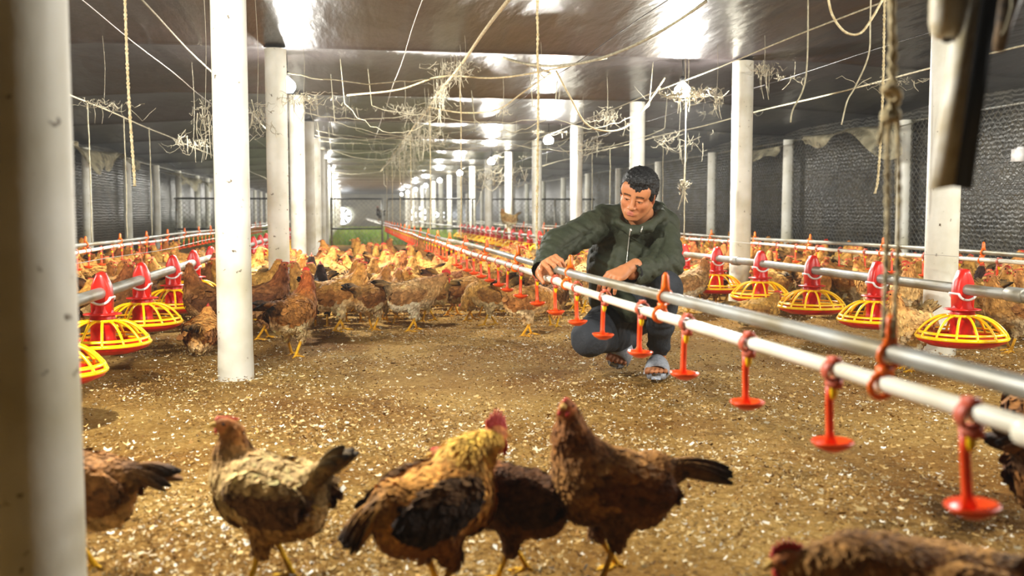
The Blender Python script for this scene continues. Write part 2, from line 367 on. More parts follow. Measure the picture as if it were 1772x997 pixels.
#@@HENS
# ------------------------------------------------------------ hens
def L3(c): return np.array(lin(c)[:3])
PAL = dict(back=L3((196, 134, 64)), neck=L3((184, 112, 50)), belly=L3((226, 196, 142)), wing=L3((150, 96, 48)), tail=L3((30, 24, 22)),
           leg=L3((246, 182, 36)), face=L3((208, 122, 70)), beak=L3((226, 178, 96)), dark=L3((44, 30, 22)))
def make_hen(h=.009, neck=((.085, .25), (.112, .30), (.122, .345)), head_dir=(1, 0, 0), pitch=.18, tail_up=.7, tail_len=.11, legs=True, sit=0,
             step=.03, pal=None, feathers=500, fsize=.017, comb=.5, seed=0, dark_wing=.0, tail_black=.8, name='hen', fat=1.0, tail_n=9, fl=None):
    """neck: (x,z[,y]) joints of the neck; head_dir: beak direction. Faces +X, feet at z=0"""
    rs = np.random.RandomState(seed); p = dict(PAL); p.update(pal or {})
    hd = np.array(head_dir, float); hd /= np.linalg.norm(hd); dz = -sit
    nk = [np.array([q[0], q[2] if len(q) > 2 else 0, q[1]+dz]) for q in neck]; base = np.array([0, 0, dz])
    R = rotY(-pitch)
    S = SDF((-.26, -.12, -.02), (.30, .12, .46), h)
    S.ell(base+[-.005, 0, .205], (.125, .072*fat, .078), R, .01, 1)
    S.ell(base+[.055, 0, .205], (.07, .066*fat, .078), R, .03, 2)
    S.ell(base+[-.05, 0, .175], (.08, .06*fat, .062), R, .03, 3)
    S.cone(base+[-.10, 0, .225], base+[-.10-.07*math.cos(tail_up), 0, .225+.07*math.sin(tail_up)], .042, .016, .03, 6)
    ks = [nk[0]]+nk[1:]
    rr = [.052, .034, .024, .02][:len(ks)]
    S.cone(base+[.05, 0, .225], ks[0], .062, rr[0], .03, 4)
    for i in range(len(ks)-1): S.cone(ks[i], ks[i+1], rr[i], rr[i+1], .02, 4)
    hc = ks[-1]+hd*.012+[0, 0, .012]
    side = np.cross([0, 0, 1.], hd); side /= np.linalg.norm(side)+1e-9; up = np.cross(hd, side)
    HR = np.stack([hd, side, up], 1)
    S.ell(hc, (.026, .0175, .0195), HR, .012, 5)
    for sg in (-1, 1):
        S.ell(base+[-.03, sg*.062*fat, .215], (.098, .019, .05), R@rotZ(sg*.07), .006, 7)
        if legs: S.cone(base+[-.005, sg*.036, .15], np.array([.01-sg*step*.3, sg*.038, .088]), .04, .016, .02, 8)
    V, Fq = S.mesh(); V = smooth_mesh(V, Fq, 1); t = S.tags(V); N = vnormals(V, Fq)
    V = V+N*(vnoise(V, 90, seed)*.0018+vnoise(V, 40, seed+1)*.0022)[:, None]
    def colour(V, t, N):
        C = np.zeros((len(V), 3)); z = V[:, 2]-dz
        names = {1: 'back', 2: 'back', 3: 'belly', 4: 'neck', 5: 'face', 6: 'tail', 7: 'wing', 8: 'belly'}
        for k, nm in names.items(): C[t == k] = p[nm]
        body = (t == 1) | (t == 2) | (t == 3)
        bl = np.clip((.195-z)/.05+.25*vnoise(V, 60, 5), 0, 1)[:, None]; C = np.where(body[:, None], p['back']*(1-bl)+p['belly']*bl, C)
        nb = (t == 4)[:, None]; q = np.clip((z-.25)/.08, 0, 1)[:, None]; C = np.where(nb, p['back']*(1-q)+p['neck']*q, C)
        q = np.clip((-.06-V[:, 0])/.08+.3*vnoise(V, 70, 3), 0, 1)[:, None]; wg = (t == 7)[:, None]
        top = np.clip((z-.225)/.03, 0, 1)[:, None]
        C = np.where(wg, (p['wing']*(1-q)+(p['wing']*.5+p['dark']*.5)*q)*(1-top)+p['back']*top, C)
        if dark_wing: C = np.where(wg & (vnoise(V, 30, 9) > -.9)[:, None], C*(1-dark_wing)+p['dark']*dark_wing, C)
        tl = (t == 6)[:, None]; q = np.clip((-.10-V[:, 0])/.05, 0, 1)[:, None]*tail_black; C = np.where(tl, p['back']*(1-q)+p['tail']*q, C)
        C = C*(1+.22*vnoise(V, 75, seed+4))[:, None]; return np.clip(C, 0, 1)
    C = colour(V, t, N); mb = MB(); mb.add(V, Fq, C)
    # layered contour feathers
    ok = np.where((t != 5) & (N[:, 2] > -.9))[0]
    sel = rs.choice(ok, min(feathers, len(ok)), replace=False) if feathers else []
    FVs, FFs, FCs = [], [], []
    for n_, i in enumerate(sel):
        nrm = N[i]; fd = np.array([-1, 0, -.25]) if t[i] not in (4,) else np.array([-.35, 0, -1.])
        if t[i] in (3, 8): fd = np.array([-.5, 0, -.8])
        if t[i] == 6: fd = np.array([-math.cos(tail_up), 0, math.sin(tail_up)])
        fd = fd+rs.normal(size=3)*.18; fd -= nrm*(fd@nrm); fd /= np.linalg.norm(fd)+1e-9; sd = np.cross(nrm, fd)
        L_ = fsize*rs.uniform(.7, 1.3)*(1.6 if t[i] == 7 else 1); W = L_*(.34 if t[i] != 4 else .2)
        o = V[i]+nrm*.001
        pts = [o, o+fd*L_*.45+sd*W+nrm*.0018, o+fd*L_*.85+sd*W*.6+nrm*.003, o+fd*L_+nrm*.0036, o+fd*L_*.85-sd*W*.6+nrm*.003, o+fd*L_*.45-sd*W+nrm*.0018]
        FVs += pts; b0 = n_*6; FFs += [(b0, b0+1, b0+2, b0+3), (b0, b0+3, b0+4, b0+5)]
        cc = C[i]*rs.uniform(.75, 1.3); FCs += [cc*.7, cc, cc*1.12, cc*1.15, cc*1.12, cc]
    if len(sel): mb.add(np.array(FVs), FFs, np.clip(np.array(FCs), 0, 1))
    # tail feathers
    tb = base+[-.12, 0, .235+.02*math.sin(tail_up)]
    for i in range(tail_n):
        a = (i/(max(tail_n-1, 1))-.5); ua = tail_up+abs(a)*-.25+rs.uniform(-.12, .12); L_ = tail_len*rs.uniform(.85, 1.1)
        dd = np.array([-math.cos(ua), a*.5, math.sin(ua)]); dd /= np.linalg.norm(dd); sd = np.array([math.sin(ua), a*1.2, math.cos(ua)]); sd /= np.linalg.norm(sd)
        lt = np.linspace(0, 1, 6); W = .016*np.array([.6, 1, 1.1, 1.05, .8, .25]); vs = []; cs = []
        for k in range(6):
            c0 = tb+dd*L_*lt[k]+np.array([0, a*.02, -.02*lt[k]**2]); rid = np.array([0, .0012, 0])
            vs += [c0-sd*W[k], c0+rid, c0+sd*W[k], c0-rid]
            cc = (p['back']*(1-lt[k])+p['tail']*lt[k]) if (tail_black > .5 and i != 0) else p['back']*(1-.5*lt[k]); cs += [cc*.9]*4
        ff = []
        for k in range(5):
            for j in range(4): ff.append((k*4+j, k*4+(j+1) % 4, k*4+4+(j+1) % 4, k*4+4+j))
        ff += [(0, 1, 2, 3), (23, 22, 21, 20)]
        mb.add(np.array(vs), ff, np.array(cs))
    # shanks and toes
    if legs:
        for sg in (-1, 1):
            fx = sg*step; kn = np.array([.01-sg*step*.3, sg*.038, .092]); an = np.array([fx, sg*.038, .014])
            mb.tube([kn+[0, 0, .012], kn, kn*.5+an*.5, an], [.012, .0085, .0062, .0072], 7, c=p['leg'])
            for q, ln in ((-.5, .042), (0, .052), (.5, .042), (PI, .022)):
                tip = an+np.array([math.cos(q)*ln, math.sin(q)*ln, -.010]); md = an+np.array([math.cos(q)*ln*.5, math.sin(q)*ln*.5, -.006])
                mb.tube([an, md, tip], [.0062, .0048, .002], 6, c=p['leg']*.95)
    # eyes, beak
    bk = hc+hd*.022-up*.001
    mb.tube([bk-hd*.006, bk+hd*.006, bk+hd*.02-up*.006], [.0085, .0066, .0012], 7, c=p['beak'])
    for sg in (-1, 1):
        e = hc+hd*.008+side*sg*.0155+up*.004; mb.tube([e-side*sg*.003, e+side*sg*.0022], [.0042, .003], 8, c=(.008, .006, .005))
    root = mb.build(name, M['hen'])
    if comb:
        cb = MB(); n = 6; vs = []
        for k in range(2*n+1):
            u = k/(2*n); x = .026-.05*u; hgt = comb*(.014+.018*math.sin(PI*min(1, u*1.1)))*(1 if k % 2 else .55)
            for sg in (-1, 1): vs.append(hc+hd*x+up*(.014-.2*max(0, x-.005))+side*sg*.0028)
            for sg in (-1, 1): vs.append(hc+hd*(x-.004)+up*(.016+hgt)+side*sg*.0012)
        ff = []
        for k in range(2*n):
            a, b = 4*k, 4*k+4; ff += [(a, b, b+2, a+2), (a+1, a+3, b+3, b+1), (a+2, b+2, b+3, a+3)]
        ff += [(0, 2, 3, 1), (8*n, 8*n+1, 8*n+3, 8*n+2)]
        cb.add(np.array(vs), ff)
        for sg in (-1, 1):
            w0 = hc+hd*.02+side*sg*.009-up*.010; l_ = .006+.024*comb
            cb.tube([w0, w0-up*l_*.5, w0-up*l_], [.003, .003+.006*comb, .002], 8, flat=.5)
        cb.build('comb', M['comb'], root)
    return root
def put(o, x, y, rz, s=1.0, z=0):
    o.location = (x, y, z); o.rotation_euler = (0, 0, rz); o.scale = (s, s, s); return o
#@@END
# ------------------------------------------------------------ the setting
XL, XR, YN, YE = -3.75, 5.6, -2.6, 56.0
def ceil_z(x): return 1.79-.13*max(0, min(1, (-1.6-x)/2.0))-.10*max(0, min(1, (x-3.4)/2.0))
PY = [4.2+2.65*k for k in range(-1, 18)]
def struct(o, lab=None, cat=None): o['kind'] = 'structure'; tag(o, lab, cat); return o
def build_floor():
    mb = MB(); xs = np.concatenate([np.arange(XL-.2, XR+.2, .07)]); ys = np.concatenate([np.arange(YN, 8, .07), np.arange(8, YE+.5, .6)])
    X, Y = np.meshgrid(xs, ys, indexing='ij'); V = np.stack([X.ravel(), Y.ravel(), 0*X.ravel()], 1)
    V[:, 2] = -.008+.010*vnoise(V, 3, 1)+.004*vnoise(V, 14, 2)-.004; ny = len(ys)
    f = [(i*ny+j, (i+1)*ny+j, (i+1)*ny+j+1, i*ny+j+1) for i in range(len(xs)-1) for j in range(ny-1)]
    mb.add(V, f); struct(mb.build('floor', M['floor']), 'brown earth floor of the poultry house strewn with wood shavings and litter', 'floor')
def build_ceiling():
    mb = MB(); xs = np.linspace(XL-.1, XR+.1, 48); ys = []
    edges = [YN]+[y for y in PY if y > YN]+[YE]
    for a, b in zip(edges[:-1], edges[1:]): ys += list(a+(b-a)*np.array([0, .01, .03, .08, .18, .32, .5, .68, .82, .92, .97, .99]))
    ys.append(YE); V = []
    for x in xs:
        for y in ys:
            k = max(i for i in range(len(edges)) if edges[i] <= y+1e-9); k = min(k, len(edges)-2); t = (y-edges[k])/(edges[k+1]-edges[k])
            b = math.sin(PI*t)**.6 if 0 < t < 1 else 0
            V.append((x, y, ceil_z(x)+.06*b+.012*math.sin(x*5+k)*b+.01*math.sin(x*2.3+y*1.7)*b))
    ny = len(ys); f = [(i*ny+j, i*ny+j+1, (i+1)*ny+j+1, (i+1)*ny+j) for i in range(len(xs)-1) for j in range(ny-1)]
    mb.add(np.array(V), f); struct(mb.build('ceiling', M['ceiling']), 'low shiny black plastic film ceiling bellying between support wires', 'ceiling')
def build_walls():
    for nm, x, sg in (('wall_left', XL, -1), ('wall_right', XR, 1)):
        mb = MB(); mb.box((min(x, x+.05*sg), YN, -.05), (max(x, x+.05*sg), YE, 1.85))
        struct(mb.build(nm, M['curtain'], smooth=False), 'grey %s side wall of ribbed plastic curtain' % ('left' if sg < 0 else 'right'), 'wall')
    mb = MB(); mb.box((XL-.1, YE, -.05), (XR+.1, YE+.08, 1.9)); struct(mb.build('wall_back', M['endwall'], smooth=False), 'pale cream end wall far behind the pillars', 'wall')
    mb = MB(); mb.box((XL-.1, YN-.08, -.05), (XR+.1, YN, 1.9)); struct(mb.build('wall_near', M['curtain'], smooth=False), 'grey curtain wall behind the viewer', 'wall')
build_floor(); build_ceiling(); build_walls()
# top rails of the side walls
for nm, x in (('trim_1', XL+.06), ('trim_2', XR-.06)):
    mb = MB(); mb.tube([(x, YN, 1.6), (x, YE, 1.6)], .012, 8); struct(mb.build(nm, M['steel']), 'thin steel rail along the top of the %s wall' % ('left' if x < 0 else 'right'), 'rail')
# exhaust fans in the end wall
def fan(x, z, r, label):
    t = empty('exhaust_fan', (x, YE-.12, z)); tag(t, label, 'fan', 'exhaust fans in the end wall')
    mb = MB(); a = np.linspace(0, 2*PI, 33); mb.tube(np.stack([r*np.cos(a), 0*a, r*np.sin(a)], 1), .04, 6, cap=False)
    mb.box((-r-.1, .02, -r-.1), (r+.1, .08, -r-.02)); mb.box((-r-.1, .02, r+.02), (r+.1, .08, r+.1))
    mb.build('frame', M['endwall'], t)
    mb = MB()
    for k in range(6):
        q = k*PI/3; d = np.array([math.cos(q), 0, math.sin(q)]); s_ = np.array([-math.sin(q), 0, math.cos(q)])
        mb.add([d*.08+s_*.03+[0, -.02, 0], d*.08-s_*.03+[0, .02, 0], d*r*.9-s_*.12+[0, .03, 0], d*r*.9+s_*.10+[0, -.03, 0]], [(0, 1, 2, 3)])
    mb.lathe([(0, -.03), (.09, -.03), (.09, .03), (0, .03)], 12); mb.build('blade', M['endwall'], t)
    mb = MB(); mb.add(np.vstack([[0, .07, 0], np.stack([r*np.cos(a[:-1]), 0*a[:-1]+.07, r*np.sin(a[:-1])], 1)]), [(0, 1+i, 1+(i+1) % 32) for i in range(32)])
    mb.build('fan_opening', M['daylight'], t)
fan(-.36, .56, .5, 'round exhaust fan glowing white with daylight at far left of end wall')
fan(3.85, .62, .5, 'round exhaust fan glowing white between the far pillars')
fan(5.08, .62, .3, 'smaller bright exhaust fan at far right of end wall')

# pillars
def pillar(x, y, label, group=None, r=.0715):
    mb = MB(); prof = [(r*1.03, -.02), (r*1.03, .05), (r, .12), (r*.995, .6), (r, 1.2), (r, 1.78)]
    mb.lathe(prof, 28); o = mb.build('pillar', M['pillar'], loc=(x, y, 0)); o.rotation_euler = (0, 0, random.random()*6)
    return tag(o, label, 'pillar', group)
LP = ['large round pillar at the left edge, nearest and in shadow', 'bright white round pillar standing right of the yellow feeders',
      'grey round pillar just right of the bright white one', 'slim white round pillar third behind the bright one', 'thin grey pillar fourth behind the bright one']
RP = [None, 'speckled white pillar at right behind the nearest right feeder', 'grey round pillar between the man and the right pillar',
      'white pillar rising directly behind the man', 'grey pillar just left of the man, further back', 'bright white pillar left of the man beside a rope']
for k, y in enumerate(PY):
    if y > YE-1: continue
    pillar(-.475, y, LP[k] if k < 5 else 'slender distant pillar in the left row near the fan', None if k < 5 else 'far pillars of the left row')
    if k == 0: continue
    pillar(2.83 if k > 1 else 2.87, y+(.0 if k > 1 else .22), RP[k] if k < 6 else 'slender distant pillar in the right row', None if k < 6 else 'far pillars of the right row', r=.075 if k > 1 else .078)
# posts on the side walls
for k, px in enumerate([152, 222, 272, 310, 342]):
    y = onX(px, -3.62); mb = MB(); mb.lathe([(.065, 0), (.062, 1.6)], 14)
    tag(mb.build('wall_post', M['pillar'], loc=(-3.62, y, 0)), ['first', 'second', 'third', 'fourth', 'fifth'][k]+' round post along the left wall, counted from the left', 'post', 'posts along the left wall')
for k in range(9):
    mb = MB(); mb.lathe([(.065, 0), (.062, 1.6)], 12); tag(mb.build('wall_post', M['pillar'], loc=(-3.62, 26.5+2.6*k, 0)), 'distant round post along the left wall beyond the fence', 'post', 'far posts along the left wall')
for k in range(16):
    y = onX(1563, 5.42)+2.62*k; mb = MB(); mb.lathe([(.072, 0), (.066, 1.6)], 14)
    tag(mb.build('wall_post', M['pillar'], loc=(5.42, y, 0)), (['nearest grey post on the right wall behind the hanging ropes', 'slim white post on the right wall right of the grey pillar',
        'slim white post on the right wall left of the grey pillar', 'slim post on the right wall above the man left shoulder'][k] if k < 4 else 'distant post along the right wall'), 'post', 'posts along the right wall' if k < 4 else 'far posts along the right wall')

# chain link
def chain(name, x0, y0, x1, y1, z0, z1, p, r, label, cat, parent=None, m='steel'):
    a = np.array([x0, y0]); b = np.array([x1, y1]); Ln = np.linalg.norm(b-a); u = (b-a)/Ln; H = z1-z0; mb = MB(); nrm = np.array([-u[1], u[0]])
    s = -H
    tmpl = [(0, 1, 4, 3), (1, 2, 5, 4), (2, 0, 3, 5)]
    while s < Ln:
        for sg in (1, -1):
            s0, s1 = (s, s+H); t0, t1 = z0, z1
            if sg < 0: s0, s1 = s1, s0
            A = np.array([s0, t0]); B = np.array([s1, t1])
            def clip(A, B):
                if A[0] > B[0]: A, B = B, A
                if B[0] < 0 or A[0] > Ln: return None
                d = B-A
                if A[0] < 0: A = A+d*(-A[0]/d[0])
                if B[0] > Ln: B = A+(B-A)*((Ln-A[0])/(B-A)[0])
                return A, B
            q = clip(A, B)
            if q is None: continue
            off = nrm*(.004*sg); vs = []
            for pt in q:
                c = np.array([a[0]+u[0]*pt[0]+off[0], a[1]+u[1]*pt[0]+off[1], pt[1]])
                for k in range(3):
                    an = k*2*PI/3; vs.append(c+np.array([u[0]*math.cos(an)*r, u[1]*math.cos(an)*r, 0])+np.array([nrm[0], nrm[1], 0])*math.sin(an)*r+[0, 0, 0])
            mb.add(vs, tmpl)
        s += p
    o = mb.build(name, M[m], parent)
    if not parent: tag(o, label, cat)
    return o
chain('wire_mesh', XR-.16, 5.5, XR-.16, 22, .02, 1.6, .075, .0036, 'diamond wire mesh stretched in front of the right wall', 'wire mesh')
# the partition fence across the house
FY = 21.4
def fence(x0, x1, label, posts, rails=(1.0, .36)):
    t = empty('partition_fence', ((x0+x1)/2, FY, 0)); tag(t, label, 'fence', 'fence panels across the house'); c = (x0+x1)/2
    for z in rails:
        mb = MB(); mb.tube([(x0-c, 0, z), (x1-c, 0, z)], .018, 8); mb.build('rail', M['steel_dark'], t)
    for x in posts:
        mb = MB(); mb.tube([(x-c, 0, 0), (x-c, 0, 1.02)], .022, 8); mb.build('post', M['steel'], t)
    chain('mesh', x0-c, 0, x1-c, 0, .02, 1.0, .10, .005, '', '', t)
fence(-3.6, -.55, 'chain link fence panel on the left behind the pillars', (-3.55, -2.5, -1.5, -.6))
fence(-.4, .72, 'chain link fence panel right of the left pillar row', (-.38, .70))
fence(.80, 2.72, 'chain link fence panel behind the hanging twine', (.82, 2.66))
fence(2.95, 5.4, 'chain link fence panel behind the man', (2.97, 3.55, 4.5, 5.35))
# grass beyond the fence
def grass():
    mb = MB(); n = 26000; x = RS.uniform(-3.6, 5.3, n); y = FY+.2+RS.uniform(0, 1, n)**1.5*17; V = []; f = []
    hh = RS.uniform(.10, .27, n); an = RS.uniform(0, PI, n); ln = RS.normal(size=(n, 2))*.05; W = .008
    for i in range(n):
        for a in (-.475, 2.83):
            if abs(x[i]-a) < .16 and min(abs(y[i]-q) for q in PY) < .16: x[i] += .34
        c, s_ = math.cos(an[i])*W, math.sin(an[i])*W; h = hh[i]; w_ = 1+y[i]*.03
        V += [(x[i]-c*w_, y[i]-s_*w_, 0), (x[i]+c*w_, y[i]+s_*w_, 0), (x[i]+ln[i, 0]*.5+c*.7, y[i]+ln[i, 1]*.5, h*.6), (x[i]+ln[i, 0], y[i]+ln[i, 1], h), (x[i]+ln[i, 0]*.5-c*.7, y[i]+ln[i, 1]*.5, h*.6)]
        f.append((5*i, 5*i+1, 5*i+2, 5*i+3, 5*i+4))
    mb.add(np.array(V), f); tag(mb.build('grass', M['grass'], smooth=False), 'green grass growing beyond the chain link fence', 'grass', kind='stuff')
grass()
# wood shavings
def shavings():
    mb = MB(); V = []; f = []; C = []; cols = [L3((222, 208, 172)), L3((206, 178, 122)), L3((182, 146, 86)), L3((244, 238, 220)), L3((150, 112, 60)), L3((112, 80, 42))]
    n = 105000; d = 1.2+RS.uniform(0, 1, n)**1.0*6.5; px = RS.uniform(60, 1800, n); b = 0
    for i in range(n):
        q = P(px[i], 370, d[i]); x, y = q[0], q[1]
        if not (XL+.2 < x < XR-.3): continue
        if math.sin(x*3.1+1.3*math.sin(y*2.3))*math.sin(y*2.7+x)+.35*math.sin(x*9+y*7)+RS.uniform(-.9, 1.5) < 0: continue
        big = RS.rand() < .1; L_ = RS.uniform(.005, .015)*(1.6 if big else 1); W = L_*RS.uniform(.15, .4); a = RS.uniform(0, 2*PI); u = np.array([math.cos(a), math.sin(a)]); v = np.array([-u[1], u[0]])
        z = RS.uniform(-.004, .012); cu = RS.uniform(.0, .5)*L_; ti = RS.uniform(-.5, .5)*W; cc = cols[RS.choice(6, p=[.17, .23, .24, .07, .17, .12])]*RS.uniform(.6, 1.1)
        for s_, zz in ((-1, cu), (0, 0), (1, cu*.6)):
            for e in (-1, 1):
                V.append((x+u[0]*s_*L_*.5+v[0]*e*W*.5+v[0]*abs(s_)*W*.6, y+u[1]*s_*L_*.5+v[1]*e*W*.5+v[1]*abs(s_)*W*.6, z+zz+e*ti+.003)); C.append(cc)
        f += [(b, b+1, b+3, b+2), (b+2, b+3, b+5, b+4)]; b += 6
    mb.add(np.array(V), f, np.array(C)); tag(mb.build('wood_shavings', M['flake'], smooth=False), 'pale wood shavings and husks scattered over the floor', 'shavings', kind='stuff')
shavings()

# ------------------------------------------------------------ bulbs
def bulb_unit(x, y, z, label, group, power=LAMP_W):
    t = empty('light_bulb', (x, y, z)); tag(t, label, 'light bulb', group)
    mb = MB(); mb.lathe([(0, -.055), (.045, -.05), (.062, -.015), (.056, .015), (.026, .045), (.016, .055), (0, .055)], 16); g = mb.build('bulb_glass', M['bulb'], t); g.visible_shadow = True
    mb = MB(); mb.lathe([(.0, .055), (.02, .055), (.022, .085), (.012, .10), (0, .10)], 14); mb.build('socket', M['black'], t)
    mb = MB(); mb.tube([(0, 0, .09), (.004, 0, .14), (0, 0, ceil_z(x)-z+.03)], .004, 6); mb.build('cord', M['blackwire'], t)
    li = bpy.data.lights.new('bulb_light', 'POINT'); li.energy = power; li.color = (1, .97, .89); li.shadow_soft_size = .05
    lo = bpy.data.objects.new('bulb_light', li); COL.objects.link(lo); lo.parent = t; lo.location = (0, 0, -.09)
    return t
for i, (x, y, z) in enumerate(LAMPS):
    pw = LAMP_W*(.45 if i == 10 else 1 if i in (0, 1, 11) else .6)
    far = i not in (0, 1, 10, 11, 12, 13)
    lab = {0: 'bare light bulb hung from the ceiling nearest on the left', 1: 'glowing bulb hidden behind the grey left pillar', 10: 'bare bulb hung over the drinker line near the viewer',
           11: 'largest glaring bulb upper right left of the grey pillar', 12: 'glaring bulb second in the right row, above the man', 13: 'glaring bulb third in the right row'}.get(i, 'distant glowing bulb in the %s row' % ('left' if i < 10 else 'right'))
    bulb_unit(x, y, z, lab, ('far bulbs of the %s row' % ('left' if i < 10 else 'right')) if far else None, pw)
for i, (x, y, z) in enumerate(FILL_LAMPS): bulb_unit(x, y, z, 'added fill bulb out of view that brightens the side aisles', 'added fill bulbs out of view', LAMP_W*(.5, .5, .3)[i])
# ------------------------------------------------------------ feeders
def make_feeder():
    t = empty('pan_feeder', (0, 0, 0))                       # origin under the pipe, pipe axis at z = PZ along Y
    R = .178; zb = .135; 
    mb = MB(); mb.lathe([(0, zb), (.07, zb-.004), (.13, zb+.002), (R-.008, zb+.020), (R, zb+.034), (R-.004, zb+.036), (R-.012, zb+.024), (.13, zb+.010), (.075, zb+.008), (0, zb+.03)], 40)
    mb.build('pan', M['red'], t)
    mb = MB()                                               # rim band with slots, ribs, top ring
    mb.lathe([(R+.002, zb+.032), (R+.005, zb+.038), (R-.001, zb+.046), (R-.007, zb+.040), (R+.002, zb+.032)], 48)
    mb.lathe([(R-.006, zb+.053), (R-.006, zb+.061), (R-.014, zb+.063), (R-.016, zb+.055), (R-.006, zb+.053)], 48)
    for k in range(14):
        a = k*2*PI/14; c, s_ = math.cos(a), math.sin(a)
        pr = [(R, zb+.038), (R-.012, zb+.06), (R-.045, zb+.095), (R-.085, zb+.118), (.052, zb+.126)]
        pts = bezier([(r*c, r*s_, z) for r, z in pr], 4); mb.tube(pts, .0056, 6)
    mb.lathe([(.048, zb+.120), (.060, zb+.120), (.060, zb+.131), (.048, zb+.131), (.048, zb+.120)], 28)
    g = mb.build('grill', M['yellow'], t)
    mb = MB(); mb.lathe([(.034, zb+.20), (.036, zb+.17), (.048, zb+.140), (.050, zb+.10), (.046, zb+.095), (.046, zb+.06), (.060, zb+.022), (.056, zb+.022), (.04, zb+.06)], 26)
    mb.lathe([(.044, zb+.146), (.072, zb+.149), (.072, zb+.153), (.044, zb+.156)], 26); mb.build('hopper', M['red'], t)
    mb = MB(); mb.lathe([(0, zb+.042), (.05, zb+.030), (.085, zb+.014), (.10, zb+.010), (0, zb+.008)], 22); mb.build('feed', M['feed'], t)
    # clamp round the pipe with a pointed top
    mb = MB(); out = [(-.036, -.10), (-.04, -.02), (-.034, .03), (-.014, .075), (0, .082), (.014, .075), (.034, .03), (.04, -.02), (.036, -.10)]
    V = [(x, y, PZ+z) for y in (-.022, .022) for x, z in out]; n = len(out); V[n:] = [(x, .022, z) for x, _, z in V[n:]]
    V2 = []
    for y, sc in ((-.030, .8), (-.022, 1), (.022, 1), (.030, .8)): V2 += [(x*sc, y, PZ+(z*sc if z > 0 else z)) for x, z in out]
    f = [tuple(range(n))[::-1], tuple(3*n+i for i in range(n))]
    for q in range(3):
        for i in range(n): f.append((q*n+i, q*n+(i+1) % n, (q+1)*n+(i+1) % n, (q+1)*n+i))
    mb.add(np.array(V2), f); mb.build('pipe_clamp', M['red'], t, smooth=False)
    mb = MB(); a = np.linspace(PI*1.08, PI*1.92, 12); pts = np.stack([.040*np.cos(a), 0*a, PZ-.012+.034*np.sin(a)], 1)
    mb.tube(pts+[0, -.034, 0], .0055, 6)
    for q in (pts[0], pts[-1]): mb.tube([q+[0, -.034, 0], q+[0, .034, 0]], .005, 6)
    mb.tube(pts+[0, .034, 0], .0055, 6)
    mb.build('adjuster_ring', M['ring'], t)
    return t
PZ = .372
fx_l, fx_r = -.965, 2.50
feeder0 = make_feeder()
def feeder(x, y, lab, grp, first=[True]):
    o = feeder0 if first[0] else copy_tree(feeder0); first[0] = False
    o.location = (x, y, 0); o.rotation_euler = (0, 0, random.uniform(-.06, .06)); tag(o, lab, 'feeder')
    if grp: o['group'] = grp
    return o
LF = [('yellow and red pan feeder half hidden behind the shadowed left pillar', 74, 0), ('yellow and red pan feeder nearest fully in view at the left', 172, 0), ('second yellow and red pan feeder in the left row', 242, 0),
      ('third yellow and red pan feeder in the left row', 297, 0), ('yellow and red pan feeder just left of the bright white pillar', 333, 0)]
FLY = []
for lab, px, _ in LF: y = onX(px, fx_l); FLY.append(y); feeder(fx_l, y, lab, 'feeders of the left row')
y = FLY[-1]
while y < 21: y += .78; FLY.append(y); feeder(fx_l, y, 'yellow and red pan feeder half buried in the flock beyond the white pillar', 'far feeders of the left row')
RFL = [('large yellow and red pan feeder nearest at the right edge', 1671), ('second yellow and red pan feeder from the right behind the ropes', 1521), ('third yellow and red pan feeder from the right', 1408),
       ('fourth yellow and red pan feeder from the right', 1318), ('fifth yellow and red pan feeder from the right beside the grey pillar', 1242), ('yellow and red pan feeder just right of the man', 1185)]
FRY = []
for lab, px in RFL: y = onX(px, fx_r); FRY.append(y); feeder(fx_r, y, lab, 'feeders of the right row')
y = FRY[-1]
while y < 22: y += .72; FRY.append(y); feeder(fx_r, y, 'small distant yellow and red pan feeder in the right row behind the man', 'far feeders of the right row')
def pipe(name, x, y0, y1, z, r, m, label, cat, bend=0, joints=(), jr=1.2):
    t = empty(name, (x, y0, z)); tag(t, label, cat); ys = np.arange(y0, y1, .5)
    mb = MB(); mb.tube([(bend*math.sin(q*.9), q-y0, .006*math.sin(q*1.3)*(1 if bend else .4)) for q in ys], r, 14); mb.build('pipe', M[m], t)
    for j in joints:
        mb = MB(); mb.tube([(0, j-y0-.05, 0), (0, j-y0-.045, 0), (0, j-y0+.045, 0), (0, j-y0+.05, 0)], [r*1.02, r*jr, r*jr, r*1.02], 14); mb.build('coupling', M[m], t)
    return t
pipe('feed_pipe', fx_l, 3.28, 45, PZ, .0225, 'steel', 'galvanised feed pipe threading the left row of feeders', 'pipe', joints=(6.2, 9.2))
mb = MB(); mb.tube([(0, 0, 0), (0, .2, 0)], .0225, 14); 
pipe('feed_pipe', fx_r, 2.6, 45, PZ, .0225, 'steel', 'galvanised feed pipe threading the right row of feeders', 'pipe', joints=(onX(1275, fx_r), onX(1765, fx_r)), jr=1.3)
for x, lab in ((fx_l, 'left'), (fx_r, 'right')):           # anti-roost wire on stand-offs
    mb = MB(); y0 = 2.7; mb.tube([(x+.0, q, PZ+.125+.006*math.sin(q*2)) for q in np.arange(y0, 21, .5)], .0016, 5)
    tag(mb.build('guard_wire', M['thinwire']), 'thin guard wire running above the %s feed pipe' % lab, 'wire')
